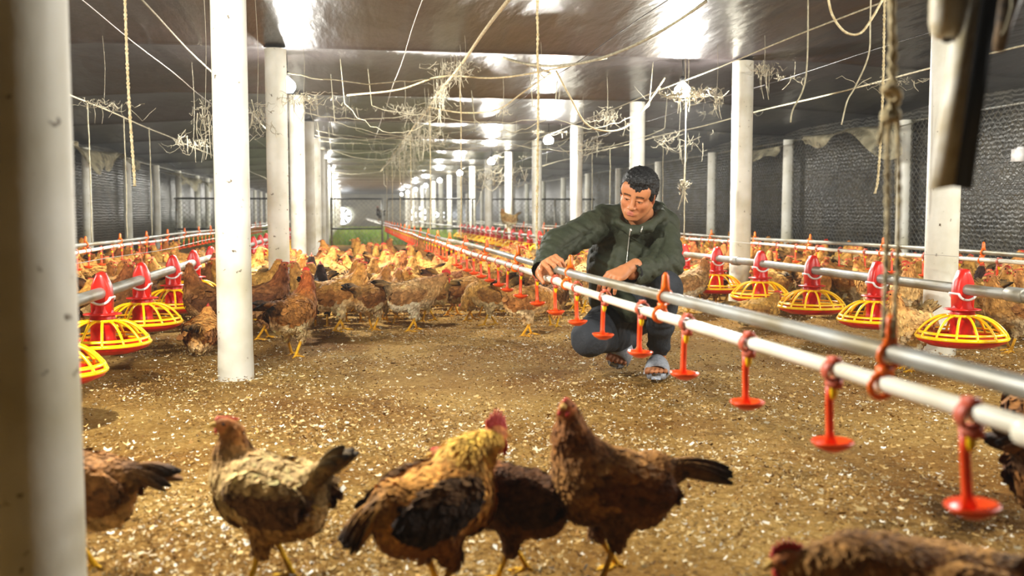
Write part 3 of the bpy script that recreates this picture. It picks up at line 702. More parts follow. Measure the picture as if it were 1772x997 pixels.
# ------------------------------------------------------------ drinker lines
DZ = .436
def drinker_meshes():
    d = {}
    mb = MB(); mb.lathe([(.0, -.022), (.008, -.022), (.008, -.016), (.0, -.016)], 10); r = .0155
    a = np.linspace(0, 2*PI, 19); ring = [(r*math.cos(q), r*math.sin(q)) for q in a[:-1]]; V = []; f = []; n = 18
    for y, rr in ((-.011, r), (-.009, r+.003), (.009, r+.003), (.011, r)): V += [(rr*math.cos(q), y, rr*math.sin(q)) for q in a[:-1]]
    for k in range(3):
        for i in range(n): f.append((k*n+i, k*n+(i+1) % n, (k+1)*n+(i+1) % n, (k+1)*n+i))
    mb.add(V, f); mb.box((-.006, -.012, .014), (.006, .012, .022)); mb.box((-.007, -.016, -.026), (.007, .016, -.012)); d['saddle'] = mb.mesh('nipple_drinker', M['saddle'])
    mb = MB(); mb.lathe([(.006, -.012), (.006, -.036), (.0035, -.044), (.0, -.046)], 10, o=(0, 0, 0)); d['nipple'] = mb.mesh('nipple', M['nipple'])
    mb = MB(); mb.tube([(0, .012, -.016), (0, .013, -.05), (0, .010, -.10), (0, .006, -.118)], [.0075, .0065, .0065, .010], 8); d['arm'] = mb.mesh('arm', M['orange'])
    mb = MB(); mb.lathe([(0, -.128), (.012, -.127), (.026, -.120), (.033, -.112), (.032, -.110), (.024, -.116), (.010, -.1205), (0, -.121)], 24); d['cup'] = mb.mesh('cup', M['orange'])
    a1 = np.linspace(0, 2*PI, 17); mb = MB()
    for cx, cz, rr, tr in ((0, 0, .0165, .0035), (.013, .043, .0165, .0035)):
        mb.tube(np.stack([cx+rr*np.cos(a1), 0*a1, cz+rr*np.sin(a1)], 1), .0048, 8, cap=False)
    mb.box((-.004, -.009, .014), (.014, .009, .028)); mb.tube([(.013, 0, .057), (.013, 0, .069), (.013, 0, .094), (.013, 0, .102)], [.010, .0085, .007, .003], 8, flat=1.2)
    d['clip'] = mb.mesh('hanger_clip', M['clip']); return d
DM = drinker_meshes()
def drinker_line(x, y0, y1, label, ys, clips, dense_to, z=DZ):
    t = empty('drinker_line', (x, y0, z)); tag(t, label, 'drinker line', None)
    q = np.arange(y0, y1, .4)
    mb = MB(); mb.tube([(.004*math.sin(v*1.1), v-y0, .005*math.sin(v*1.7)) for v in q], .0122, 14); w_ = mb.build('water_pipe', M['pvc'], t)
    for j in (y0+.6, y0+3.2-.05, y0+6.2, y0+9.2):
        mb = MB(); mb.tube([(0, j-y0-.03, 0), (0, j-y0+.03, 0)], .0148, 14); mb.build('coupling', M['pvc'], t)
    mb = MB(); mb.tube([(.012+.003*math.sin(v*1.4), v-y0, .043+.004*math.sin(v*1.3)) for v in q], .0132, 14); mb.build('support_pipe', M['steel'], t)
    def part(nm, loc, par=t):
        o = bpy.data.objects.new(DM[nm].name, DM[nm]); COL.objects.link(o); o.parent = par; o.location = loc; return o
    for y in ys:
        s_ = part('saddle', (0, y-y0, 0)); s_.rotation_euler = (0, random.uniform(-.06, .06), 0)
        part('arm', (0, 0, 0), s_); c = part('cup', (0, 0, 0), s_); part('nipple', (0, 0, 0), s_)
    for y in clips: part('clip', (0, y-y0, 0))
    return t
DX = .742
ys = [onX(px, DX) for px in (1693, 1450, 1300, 1192, 1113, 1048, 999, 962, 930, 903, 880)]
while ys[-1] < 20.8 and len(ys) < 62: ys.append(ys[-1]+.333)
cl = [onX(px, DX) for px in (1533, 1144, 981, 892)]
while cl[-1] < 20: cl.append(cl[-1]+1.03)
drinker_line(DX, .35, 46, 'white drinker line with orange cups running past the man hand to the far fence', ys, cl, 20)
ys = list(np.arange(5.6, 21, .333)); drinker_line(-1.80, 5.0, 46, 'white drinker line with orange cups along the left side behind the feeders', ys, list(np.arange(6.1, 21, 1.03)), 20, .425)
ys = list(np.arange(4.4, 21, .345)); drinker_line(3.42, 2.5, 46, 'white drinker line with orange cups along the right side behind the feeders', ys, list(np.arange(4.9, 21, 1.03)), 20, .425)

# ------------------------------------------------------------ ropes and cables
def rope(pts, r, label, m='rope', name='rope', cat='rope', group=None, k=7, twist=True, tgt=None):
    pts = np.asarray(pts, float); n = len(pts); mb = tgt or MB()
    if twist:
        sgl = np.concatenate([[0], np.cumsum(np.linalg.norm(np.diff(pts, axis=0), axis=1))]); N = max(8, int(sgl[-1]/.016)); t = np.linspace(0, sgl[-1], min(N, 500))
        q = np.stack([np.interp(t, sgl, pts[:, j]) for j in range(3)], 1); a = t*150
        for ph in (0, PI): mb.tube(q+np.stack([np.cos(a+ph), np.sin(a+ph), 0*a], 1)*r*.5, r*.62, 6)
    else: mb.tube(pts, r, k)
    if tgt: return mb
    return tag(mb.build(name, M[m]), label, cat, group)
def wob(pts, s, seed=0):
    rs = np.random.RandomState(seed); pts = np.array(pts, float); pts[1:-1] += rs.normal(size=pts[1:-1].shape)*s; return pts
CABLES = [(DX, 1.67, .0095, 'long pale winch cable running above the main drinker line', 'rope', 'winch_cable'), (-1.80, 1.46, .006, 'pale cable running above the left drinker line', 'cord', 'winch_cable'),
          (3.42, 1.54, .006, 'pale cable running above the right drinker line', 'cord', 'winch_cable'), (fx_r, 1.68, .005, 'cable running above the right row of feeders', 'cord', 'winch_cable'),
          (-.99, 1.72, .005, 'pale cable slanting down behind the bright white pillar', 'cord', 'winch_cable'), (-1.30, 1.74, .003, 'thin pale wire above the left aisle', 'thinwire', 'ceiling_wire'),
          (.36, 1.70, .003, 'thin wire slanting down the ceiling right of the grey pillar', 'thinwire', 'ceiling_wire'), (1.55, 1.72, .003, 'thin black wire under the ceiling above the man', 'blackwire', 'ceiling_wire'),
          (3.0, 1.62, .003, 'thin dark wire under the ceiling right of the large bulb', 'blackwire', 'ceiling_wire')]
for i, (x, z, r, lab, m, nm) in enumerate(CABLES):
    q = np.arange(.6 if x > 0 else 1.5, 24, .45); rope([(x+.003*math.sin(v*2.1+i), v, z+.005*math.cos(v*2*PI/2.65)) for v in q], r, lab, m, nm, 'cable', twist=False)
# suspension ropes
def drop(x, y, ztop, zbot, r, lab, group=None, m='rope'):
    return rope(wob(bezier([(x, y, ztop), (x+.004, y+.004, (ztop+zbot)/2), (x, y, zbot)], 8), .0015, int(y*10)), r, lab, m, group=group, twist=r > .0042)
y = onX(1540, DX)
rt = MB(); rope(bezier([P(1538, -60, 1.36), P(1545, 60, 1.37), P(1543, 165, 1.375)], 10), .0072, '', tgt=rt)
for dx in (-9, 9): rope(bezier([P(1545+dx*.3, 175, 1.375), P(1545+dx, 240, 1.375), P(1545+dx*1.1, 400, 1.38), P(1537+dx, 585, 1.385)], 10), .0042, '', tgt=rt)
rope(bezier([P(1540, 190, 1.37), P(1528, 215, 1.37), P(1520, 250, 1.37)], 5), .004, '', tgt=rt)
a = np.linspace(0, 4.2*PI, 40); kc = P(1542, 180, 1.372); rt.tube(np.stack([kc[0]+.009*np.cos(a), kc[1]+.009*np.sin(a), kc[2]+.022*np.sin(a*.45)], 1), .006, 7)
tag(rt.build('rope', M['rope']), 'thick knotted rope hanging nearest on the right, split into two strands', 'rope')
for px, lab in ((925, 'long vertical rope hanging left of the man head'), (795, 'vertical rope reaching the drinker line above the flock'), (743, 'vertical rope left of the middle one, further back')):
    yy = onX(px, DX); drop(DX+.01, yy, 1.67 if px > 925 else 1.69, DZ+.09, .0062 if px == 925 else .005, lab)
for k in range(4): drop(DX+.01, 12.2+2.65*k, 1.66, DZ+.09, .005, 'faint far rope hanging to the drinker line near the fence', 'far ropes over the main drinker line')
for px, zb, lab in ((222, .80, 'frayed rope hanging between the shadowed and the white pillar'), ):
    q = bezier([P(214, -60, 4.2), P(222, 150, 4.2), P(232, 300, 4.2), P(233, 322, 4.2)], 8); rope(q, .0075, lab)
q = bezier([P(1531, -60, 4.5), P(1528, 150, 4.5), P(1520, 300, 4.5), P(1514, 335, 4.5)], 8); rope(q, .0068, 'thin rope hanging behind the thick knotted rope at the right')
drop(fx_r, onX(1184, fx_r), 1.66, PZ+.1, .004, 'white cord hanging down behind the man shoulder to the feed pipe', m='cord')
drop(3.42, onX(1291, 3.42), 1.55, .48, .0055, 'white rope hanging beside the grey pillar right of the man')
for k, px in enumerate((157, 219, 262)): drop(-1.80, onX(px, -1.80), 1.47, .47, .0042, ['first', 'second', 'third'][k]+' thin rope hanging to the left drinker line, from the left', m='cord')
for k, px in enumerate((1146, 1055, 1024)): drop(3.42, onX(px, 3.42), 1.55, .48, .0055, ['thin rope hanging to the right drinker line beside the man head', 'thin rope hanging just behind the man hair on the left', 'second thin rope hanging left of the man head'][k], m='cord')
rope(bezier([P(1430, -20, 3.0), P(1440, 25, 3.0), P(1462, 55, 3.0), P(1488, 58, 3.0), P(1510, 30, 3.0), P(1532, -10, 3.0)], 8), .0035, 'loop of slack twine hanging at the top right', name='twine', cat='twine', twist=False)
rope(sag(P(1222, 2, 4.9), P(872, 100, 6.7), .16, 30), .0085, 'thick pale cord sagging across the ceiling from the large bulb', 'cord', 'twine', 'twine', twist=False)
rope(bezier([P(600, 165, 7.5), P(690, 155, 7.5), P(765, 132, 7.4), P(850, 135, 7.3), P(925, 126, 7.2), P(1050, 100, 7)], 8), .0065, 'pale twine looping across the ceiling behind the long cable', 'rope', 'twine', 'twine', twist=False)
rope(bezier([P(962, 122, 6.8), P(985, 165, 6.8), P(1015, 215, 6.9), P(1055, 227, 7), P(1090, 215, 7.2), P(1120, 180, 7.3), P(1150, 135, 7.4)], 8), .006, 'slack twine hanging in a deep loop above the man', 'rope', 'twine', 'twine', twist=False)
rope(bezier([P(740, 185, 9), P(800, 195, 9), P(860, 190, 9), P(905, 160, 8.6), P(955, 125, 8)], 8), .0065, 'twine rising to the right below the ceiling strip', 'rope', 'twine', 'twine', twist=False)
rope(bezier([P(1395, 130, 4.8)+[0, 0, .47], P(1395, 130, 4.8), P(1372, 190, 4.8), P(1368, 212, 4.8)], 6), .004, 'short loose cord end dangling right of the grey pillar', 'cord', 'twine', 'twine', twist=False)
rope(bezier([P(1506, 30, 4.2)+[0, 0, .3], P(1506, 30, 4.2), P(1503, 95, 4.2), P(1480, 150, 4.3), P(1466, 175, 4.3), P(1456, 216, 4.3)], 8), .0035, 'loose cord dangling left of the thick rope', 'cord', 'twine', 'twine', twist=False)
rs = np.random.RandomState(5)
for k in range(30):                                        # slack twine between the rows, strip after strip
    yy = 7.3+k*.45+rs.uniform(-.2, .2); x0 = rs.uniform(-.4, 1.6); x1 = x0+rs.uniform(.6, 2.2); z = ceil_z(0)-rs.uniform(.08, .34)
    q = wob(sag((x0, yy, z), (min(x1, 2.9), yy+rs.uniform(-.6, .9), z+rs.uniform(-.1, .12)), rs.uniform(.03, .2), 16), .006, k); q = np.vstack([[q[0][0]-.03, q[0][1], ceil_z(0)+.08], q, [q[-1][0]+.03, q[-1][1], ceil_z(0)+.08]])
    rope(q, rs.uniform(.0016, .0032),
         'dusty slack twine strung under the ceiling between the pillar rows', 'cord', 'twine', 'twine', 'slack twines between the pillar rows', twist=False)
for k in range(7):
    yy = 6.9+2.65*k; rope(wob(sag((-.4, yy, 1.63), (DX, yy+.1, 1.66), .06, 16), .005, k), .004, 'dusty twine tied from the left pillars to the long cable', 'cord', 'twine', 'twine', 'twines tied to the left pillars', twist=False)
# dusty cobwebs
def web(center, size, n, label, seed, group=None, droop=.6, r=.0011, hang=None):
    n = int(n*.7)
    rs = np.random.RandomState(seed); mb = MB(); c = np.array(center); s_ = np.array(size)
    for i in range(n):
        a = rs.normal(size=3)*s_*.45; b = a+rs.normal(size=3)*s_*.5; L_ = np.linalg.norm(b-a)
        q = sag(a, b, L_*droop*rs.uniform(.1, .7), 7); q[:, 2] = np.minimum(q[:, 2], s_[2]*.6); q += rs.normal(size=q.shape)*.006
        mb.tube(q, np.linspace(r*1.5, r*.7, 7)*rs.uniform(.6, 2.0), 3, cap=False)
    for i in range(n//5):
        a = rs.normal(size=3)*s_*.4; ln = rs.uniform(.04, .16)*(hang or 1); q = bezier([a, a+[rs.normal()*.008, rs.normal()*.008, -ln*.5], a+[rs.normal()*.02, rs.normal()*.02, -ln]], 4)
        mb.tube(q, np.linspace(r*2.2, r*.9, len(q))*rs.uniform(.7, 1.5), 4, cap=False)
    zz = ceil_z(c[0])+.07-c[2]; mb.tube(bezier([(0, 0, -.01), (.01, .01, zz*.5), (0, 0, zz)], 5), r, 4)
    return tag(mb.build('cobweb', M['web'], loc=tuple(c)), label, 'cobweb', group)
web(P(785, 118, 7.0), (.17, .1, .07), 60, 'dusty cobweb tangle where the long cable meets the first ceiling seam', 1)
web(P(765, 165, 7.4), (.07, .2, .13), 60, 'cobweb tangle strung along the long cable', 2)
web(P(700, 190, 8.6), (.2, .2, .08), 60, 'grey cobweb tangle left of the long cable under the second seam', 3)
web(P(735, 235, 9), (.2, .3, .12), 90, 'thick curtain of dusty strands hanging under the long cable', 4, hang=1.8)
web(P(700, 270, 11), (.2, .8, .16), 90, 'far dusty strands hanging from the long cable', 5, hang=2)
web(P(870, 185, 8.4), (.1, .1, .08), 36, 'small cobweb knot beside the upright rope', 6)
web(P(935, 120, 6.6), (.09, .1, .07), 36, 'cobweb on the upright rope near the ceiling', 7)
web(P(525, 168, 6.5), (.16, .12, .05), 70, 'bright cobweb tangle right of the grey left pillar', 8)
web(P(445, 200, 5.3), (.09, .1, .10), 50, 'cobweb strands between the white and the grey pillar', 9)
web(P(355, 200, 4.6), (.07, .1, .12), 46, 'cobweb streaming down left of the bright white pillar', 10, hang=2)
web(P(1190, 160, 7.0), (.16, .15, .05), 90, 'cobweb tangle lit below the largest bulb', 11, r=.002)
web(P(1050, 200, 8.5), (.16, .3, .07), 60, 'cobweb tangle above the man head', 12)
web(P(1322, 120, 6.4), (.11, .1, .06), 60, 'cobweb hanging right of the grey pillar top', 13, hang=1.4)
web(P(1240, 165, 6.7), (.06, .06, .08), 40, 'cobweb net on the left side of the grey pillar', 14)
web(P(1545, 140, 5.4), (.14, .1, .035), 40, 'cobweb on the right cable behind the thick rope', 15)
web(P(1183, 318, 7.1), (.045, .04, .04), 46, 'small tangled net hanging on the white cord behind the man', 16, r=.002)
web(P(1008, 250, 9.5), (.2, .4, .12), 60, 'dim cobweb strands left of the man head', 17)
web(P(180, 178, 6.3), (.14, .1, .025), 40, 'flat cobweb on the left cable above the wall', 18)
web(P(335, 245, 7.6), (.14, .2, .04), 50, 'cobweb fringe hanging along the left cable', 19)
web(P(862, 300, 14), (.5, 1.2, .12), 60, 'distant haze of cobwebs around the third bulb', 20, r=.0026)
web(P(1175, 240, 8.5), (.25, .3, .10), 40, 'cobweb strands behind the large bulb above the man', 21)
for k in range(46):                                        # fringe along the long cable
    rs = np.random.RandomState(100+k); yy = 6.4+k*.27
    web((DX+rs.uniform(-.03, .03), yy, 1.63), (.04, .08, .03), 12, 'small tuft of dusty strands hanging from the long cable', 200+k, 'tufts along the long cable', hang=rs.uniform(.8, 2.2))
rs = np.random.RandomState(77)
for k in range(18):
    web((rs.uniform(-.3, 5), PY[int(rs.randint(2, 7))]+rs.uniform(-.1, .1), 1.72-.04*rs.rand()), (.12, .05, .02), 16, 'wisp of cobweb caught on a ceiling seam', 300+k, 'wisps on the ceiling seams', hang=.8)
# dust-laden torn film along the wall tops
def film(x, y0, y1, z0, depth, label, seed):
    mb = MB(); ny, nz = 60, 14; V = []; rs = np.random.RandomState(seed); ph = rs.rand(4)*6
    for i in range(ny):
        y = y0+(y1-y0)*i/(ny-1); dp = depth*(.55+.3*math.sin(y*2.1+ph[0])+.2*math.sin(y*5.3+ph[1]))
        for j in range(nz):
            t = j/(nz-1); V.append(((XL if x < 0 else XR)+(x-(XL if x < 0 else XR))*min(1, .1+3*t)+(.03+.05*t+.05*(1+math.sin(t*4+y*3))*min(1, 3*t)+.01*math.sin(y*11+t*7))*(1 if x < 0 else -1), y+.04*math.sin(t*6+y*2), z0-dp*t))
    f = [(i*nz+j, (i+1)*nz+j, (i+1)*nz+j+1, i*nz+j+1) for i in range(ny-1) for j in range(nz-1)]
    mb.add(np.array(V), f); tag(mb.build('dusty_film', M['dustsheet']), label, 'plastic film')
film(XR-.34, onX(1560, 5.2), onX(1395, 5.2), 1.60, .42, 'torn dusty film drooping along the top of the right wall', 1)
film(XR-.34, onX(1350, 5.2), onX(1295, 5.2), 1.56, .26, 'small torn dusty film on the right wall beside the grey pillar', 2)
film(XL+.3, onX(60, -3.4), onX(235, -3.4), 1.6, .42, 'torn dusty film drooping from the top of the left wall', 3)
film(XL+.3, onX(300, -3.4), onX(365, -3.4), 1.5, .34, 'dusty film hanging on the left wall beside the white pillar', 4)
# ------------------------------------------------------------ near hardware at the top right
def hardware():
    t = empty('hanging_angle_bar', tuple(P(1690, 0, 1.15))); tag(t, 'leaning angle bar hanging at the top right, one face white and one black', 'angle bar'); o = P(1690, 0, 1.15)
    a = P(1704, -70, 1.15); b = P(1648, 323, 1.15); ax = (b-a); Ln = np.linalg.norm(ax); ax /= Ln
    u = RT-ax*(RT@ax); u /= np.linalg.norm(u); v = np.cross(ax, u); v = -v if v@FW < 0 else v
    def slab(p0, w0, w1, dirw, dirt, th):
        c = [p0+dirw*w0, p0+dirw*w1]; V = []
        for e in (0, Ln):
            for q in c:
                for s_ in (0, th): V.append(q+ax*e+dirt*s_-o)
        return V
    Fc = [(0, 1, 3, 2), (4, 6, 7, 5), (0, 4, 5, 1), (2, 3, 7, 6), (0, 2, 6, 4), (1, 5, 7, 3)]
    wl = (u*.1-v*.995); wl /= np.linalg.norm(wl)
    mb = MB(); mb.add(slab(a, -.050, .004, wl, v, .003), Fc); mb.build('white_flange', M['whitepaint'], t, smooth=False)['label'] = 'white painted face of the bar'
    mb = MB(); mb.add(slab(a+wl*.004, 0, .021, u, v, .004), Fc); mb.build('black_flange', M['black'], t, smooth=False)['label'] = 'black painted face of the bar'
    c = P(1641, -20, 1.2); t2 = empty('insulator_weight', tuple(c)); tag(t2, 'round white dirty weight hanging left of the angle bar', 'weight')
    mb = MB(); mb.lathe([(0, -.060), (.012, -.060), (.018, -.054), (.021, -.04), (.021, .04), (.012, .06), (0, .065)], 22); mb.build('body', M['whitepaint'], t2)
    mb = MB(); mb.lathe([(0, -.064), (.010, -.064), (.012, -.058), (0, -.057)], 16, o=(.006, 0, 0)); mb.build('cap', M['black'], t2)
    t3 = empty('bracket', tuple(P(1725, 20, 1.2))); o3 = P(1725, 20, 1.2); tag(t3, 'dark dirty bracket with a pale rod at the top right corner', 'bracket')
    mb = MB(); mb.tube([P(1722, -50, 1.2)-o3, P(1716, 50, 1.2)-o3, P(1708, 92, 1.2)-o3, P(1705, 98, 1.2)-o3], [.004, .004, .0045, .005], 8); mb.build('rod', M['whitepaint'], t3)
    mb = MB(); mb.tube([P(1738, -50, 1.22)-o3, P(1742, 0, 1.22)-o3, P(1736, 40, 1.22)-o3, P(1728, 88, 1.22)-o3], [.018, .017, .011, .007], 10); mb.build('arm', mat('rusty_black', (40, 32, 26), .7, var=(120, 98, 70), scale=40), t3)
    mb = MB(); mb.tube([P(1752, -30, 1.2)-o3, P(1750, 15, 1.2)-o3, P(1740, 50, 1.2)-o3, P(1733, 60, 1.2)-o3], .0012, 6); mb.build('string', M['cord'], t3)
hardware()
c = P(1700, 268, 7.9); mb = MB(); mb.box((-.05, -.04, -.05), (.05, .05, .05)); mb.tube([(0, 0, .04), (0, 0, .07)], [.045, .025], 10)
tag(mb.build('junction_box', M['ring'], loc=(XR-.23, c[1], c[2]), smooth=False), 'small white box fixed to the mesh of the right wall', 'junction box')
# ------------------------------------------------------------ the flock
GOLD = dict(back=L3((218, 162, 84)), neck=L3((216, 150, 72)), belly=L3((236, 208, 156)), wing=L3((176, 118, 58)))
PALE = dict(back=L3((222, 178, 116)), neck=L3((206, 140, 76)), belly=L3((244, 226, 190)), wing=L3((196, 150, 96)))
BROWN = dict(back=L3((154, 100, 52)), neck=L3((160, 92, 42)), belly=L3((186, 140, 88)), wing=L3((110, 66, 34)))
BLACK = dict(back=L3((42, 30, 24)), neck=L3((64, 36, 22)), belly=L3((60, 44, 32)), wing=L3((30, 24, 22)))
UPN = ((.085, .25), (.112, .30), (.12, .345)); TALL = ((.08, .26), (.10, .315), (.108, .37)); FWD = ((.10, .245), (.145, .27), (.178, .295)); LOW = ((.10, .22), (.145, .175), (.165, .125))
KW = dict(feathers=620, h=.0095, fsize=.022)
CB = dict(comb=.14)
VAR = [
 make_hen(comb=.14, neck=UPN, head_dir=(1, 0, -.1), pal=GOLD, seed=1, **KW), make_hen(neck=UPN, head_dir=(.5, .9, -.1), pal=GOLD, seed=2, comb=.14, tail_up=.5, **KW),
 make_hen(neck=FWD, head_dir=(1, -.1, -.15), pal=GOLD, seed=3, comb=.14, tail_up=.35, **KW), make_hen(neck=TALL, head_dir=(.7, -.7, 0), pal=BROWN, seed=4, comb=.14, **KW),
 make_hen(neck=UPN, head_dir=(.6, -.8, -.2), pal=PALE, seed=5, comb=.14, tail_up=.9, tail_black=.3, **KW), make_hen(neck=LOW, head_dir=(.8, 0, -.7), pal=GOLD, seed=6, comb=.14, tail_up=.8, pitch=-.1, **KW),
 make_hen(neck=TALL, head_dir=(1, .1, 0), pal=GOLD, seed=7, comb=.5, **KW), make_hen(neck=UPN, head_dir=(-.6, .8, -.1), pal=BROWN, seed=8, comb=.14, tail_up=.6, **KW),
 make_hen(neck=TALL, head_dir=(1, .3, .1), pal=BLACK, seed=9, **KW)]
SITV = make_hen(neck=((.085, .235), (.105, .27), (.115, .30)), head_dir=(1, 0, -.1), pal=GOLD, seed=12, legs=False, sit=.105, pitch=.02, tail_up=.3, **KW)
protos = VAR+[SITV]; used = set(); count = [0]
def hen(v, x, y, rz, s, label, group=None, z=0.):
    src = VAR[v] if isinstance(v, int) else v
    if id(src) in used: o = copy_tree(src)
    else: o = src; used.add(id(src))
    put(o, x, y, rz, s, z); 
    for k in ('group',):
        if k in o: del o[k]
    tag(o, label, 'hen', group); count[0] += 1; placed.append((x, y)); return o
placed = []
IMR = math.radians(-9.4)                                   # heading that reads as "facing right" in the photograph
def H(px, py, deg, s, v, label, group=None, sz=0.):       # feet seen at (px, py); deg = heading, 0 right, 90 away, 180 left
    g = G(px, py); return hen(v, g[0], g[1], IMR+math.radians(deg), s, label, group, sz)
BIG = dict(feathers=2600, h=.0062, fsize=.017)
n1 = make_hen(comb=.2, neck=UPN, head_dir=(1, 0, 0), pal=BROWN, seed=21, tail_up=.12, **BIG)
n2 = make_hen(comb=.2, neck=((.085, .24), (.098, .285), (.10, .335)), head_dir=(.75, .8, .2), pal=dict(BROWN, back=L3((238, 192, 128)), neck=L3((190, 118, 58)), belly=L3((190, 134, 76)), wing=L3((112, 70, 38))), seed=22, tail_up=.85, tail_len=.12, fat=1.12, tail_n=16, **BIG)  # back lightened, the light from above is put into its colour
n3 = make_hen(neck=((.075, .275), (.112, .30), (.14, .315)), head_dir=(1, -.15, -.1), pal=dict(back=L3((226, 156, 74)), neck=L3((232, 182, 78)), belly=L3((150, 96, 52)), wing=L3((52, 38, 30))), seed=23, tail_up=-.45, tail_len=.10, comb=1.25, dark_wing=.85, fat=1.2, pitch=.3, tail_n=16, **BIG)  # paler back colour carries some of the overhead light
n4 = make_hen(comb=.15, neck=FWD, head_dir=(1, 0, 0), pal=dict(BROWN, back=L3((96, 60, 34)), wing=L3((70, 44, 28)), belly=L3((120, 76, 42))), seed=24, tail_up=.75, tail_len=.10, **BIG)
n5 = make_hen(neck=((.07, .265), (.090, .315), (.094, .36)), head_dir=(.55, .75, .35), pal=dict(BROWN, neck=L3((172, 108, 52)), back=L3((178, 124, 66)), belly=L3((130, 86, 46))), seed=25, tail_up=.02, tail_len=.15, pitch=.32, comb=.2, tail_n=12, **BIG)  # back colour raised to read as lit from above
n6 = make_hen(neck=((.11, .245), (.16, .245), (.205, .245)), head_dir=(1, 0, -.15), pal=dict(BROWN, back=L3((206, 146, 80)), neck=L3((120, 72, 34))), seed=26, tail_up=.2, pitch=.0, comb=.7, **BIG)
H(128, 1000, 178, .85, n1, 'foreground brown hen at far left, its head hidden by the shadowed pillar')
H(470, 1010, 158, .83, n2, 'foreground tawny hen second from left with raised black-tipped tail')
H(755, 1040, 38, .86, n3, 'foreground golden cockerel with big red comb and drooping black tail')
H(888, 1000, 168, .74, n4, 'dark brown hen tucked behind the red-combed cockerel, tail raised')
H(1055, 1000, 194, .87, n5, 'foreground dark brown hen with upright neck facing the viewer, tail out level to the right')
g = G(1590, 1240); hen(n6, g[0], g[1], IMR+math.radians(181), .85, 'foreground hen at bottom right stretching its low neck to the left')
H(1800, 868, 60, 1.0, 3, 'brown hen cut off by the right edge below the white pipe')
H(1862, 985, 12, .95, 7, 'hen off the lower right edge with only its dark tail showing')
H(508, 618, 62, 1.03, make_hen(neck=TALL, head_dir=(.2, .95, 0), pal=dict(GOLD, neck=L3((176, 88, 36)), back=L3((190, 126, 60))), seed=31, tail_up=.35, tail_black=1, tail_len=.12, feathers=1500, h=.008, fsize=.018), 'hen standing alone in front of the flock, black tail to the right, shadow beside it')
H(455, 588, 20, 1.05, 3, 'tall brown hen standing right beside the bright white pillar')
H(587, 574, 18, 1.08, 0, 'golden hen with cream belly, third from the pillar along the front of the flock')
H(556, 566, 100, .95, 8, 'black hen turned away behind the front rank near the white pillar')
H(530, 545, 80, 1.0, 8, 'second black hen deeper in the flock near the white pillar')
H(645, 572, 55, 1.0, 1, 'golden hen with fluffy cream rump at the middle of the front rank')
H(714, 574, 15, 1.05, make_hen(neck=FWD, head_dir=(1, -.25, -.1), pal=dict(PALE, wing=L3((180, 130, 76))), seed=33, tail_up=.6, tail_black=1, feathers=1300, h=.008, fsize=.018, comb=1.), 'pale hen walking right with red comb and black tail tip')
H(742, 557, 165, .98, 2, 'hen crossing behind the pale walking hen')
H(812, 556, 12, 1.0, 2, 'golden hen bending forward below the row of orange cups')
H(848, 564, 170, .96, 5, 'hen with head down under the drinker line')
H(912, 582, 8, .98, 5, 'hen pecking the litter just left of the man, nearest to the drinker line')
H(958, 566, 60, .92, 7, 'brown hen standing behind the orange cups beside the man hand')
H(1105, 560, 150, .9, 1, 'hen glimpsed between the drinker cups and the kneeling man')
H(352, 612, 95, 1.0, SITV, 'brown hen crouched with its back turned left of the bright white pillar')
H(362, 592, 160, 1.05, 3, 'reddish hen standing tall between a feeder and the bright white pillar')
H(1310, 566, 0, .95, SITV, 'brown hen resting on the litter in the open floor on the right')
H(1572, 642, 215, .95, 4, 'pale hen under the second feeder from the right facing left')
H(1748, 610, 195, 1.05, 0, 'hen standing at the right edge behind the nearest right feeder')
H(1190, 545, 20, 1.05, 4, 'pale hen standing just right of the man knee')
H(1230, 535, 100, 1.0, 7, 'brown hen turned away beneath the fifth feeder from the right')
H(1412, 545, 270, 1.0, 2, 'hen standing under the third feeder from the right')
H(1555, 560, 10, 1.05, 1, 'golden hen behind the second feeder from the right')
H(1478, 540, 170, 1.05, 2, 'hen passing behind the feed pipe left of the hanging ropes')
g = P(880, 400, 15.6); hen(4, fx_r, g[1], 2.5, 1.0, 'pale hen perched on the far feed pipe left of the man', z=PZ+.02)
hen(8, DX+.012, 24.5, 2.2, .9, 'black hen perched on the drinker line beyond the fence', z=DZ+.055)
named = len(placed)
# the packed flock: blue-noise positions, nearest 300 individually, the rest as one object
rs = np.random.RandomState(3); cand = []
def allowed(x, y):
    u, v, d = proj((x, y, .2))
    if d < 2 or u < 60 or u > 1830: return False
    if not (XL+.3 < x < XR-.4) or y > 10.3+.6*math.sin(x*2.1)+(3.4 if x > 2.9 else -.6 if x > DX else 0): return False
    uf, vf, _ = proj((x, y, 0))
    if x < fx_l-.24: return d > 4.3
    if x < fx_l+.22 and d < 6.6: return False
    if x < -.25 and d < 6.2: return False
    if x < 2.2: return vf < 562-(18 if x > .9 else 0) and (d > 5.95)
    if x < 2.8: return d > 7.6
    if x < 3.2: return d > 6.6
    return d > 5.0
obst = [(-.475, y) for y in PY]+[(2.83, y) for y in PY[1:]]+[(2.87, PY[1]+.22)]
feed = [(fx_l, y) for y in FLY]+[(fx_r, y) for y in FRY]
man_c = G(1100, 640)
cells = {}
def near(x, y, r):
    i, j = int(x//.3), int(y//.3)
    for a in range(i-1, i+2):
        for b in range(j-1, j+2):
            for q in cells.get((a, b), []):
                if (q[0]-x)**2+(q[1]-y)**2 < r*r: return True
    return False
def addc(x, y): cells.setdefault((int(x//.3), int(y//.3)), []).append((x, y))
for q in placed: addc(*q)
pts = []
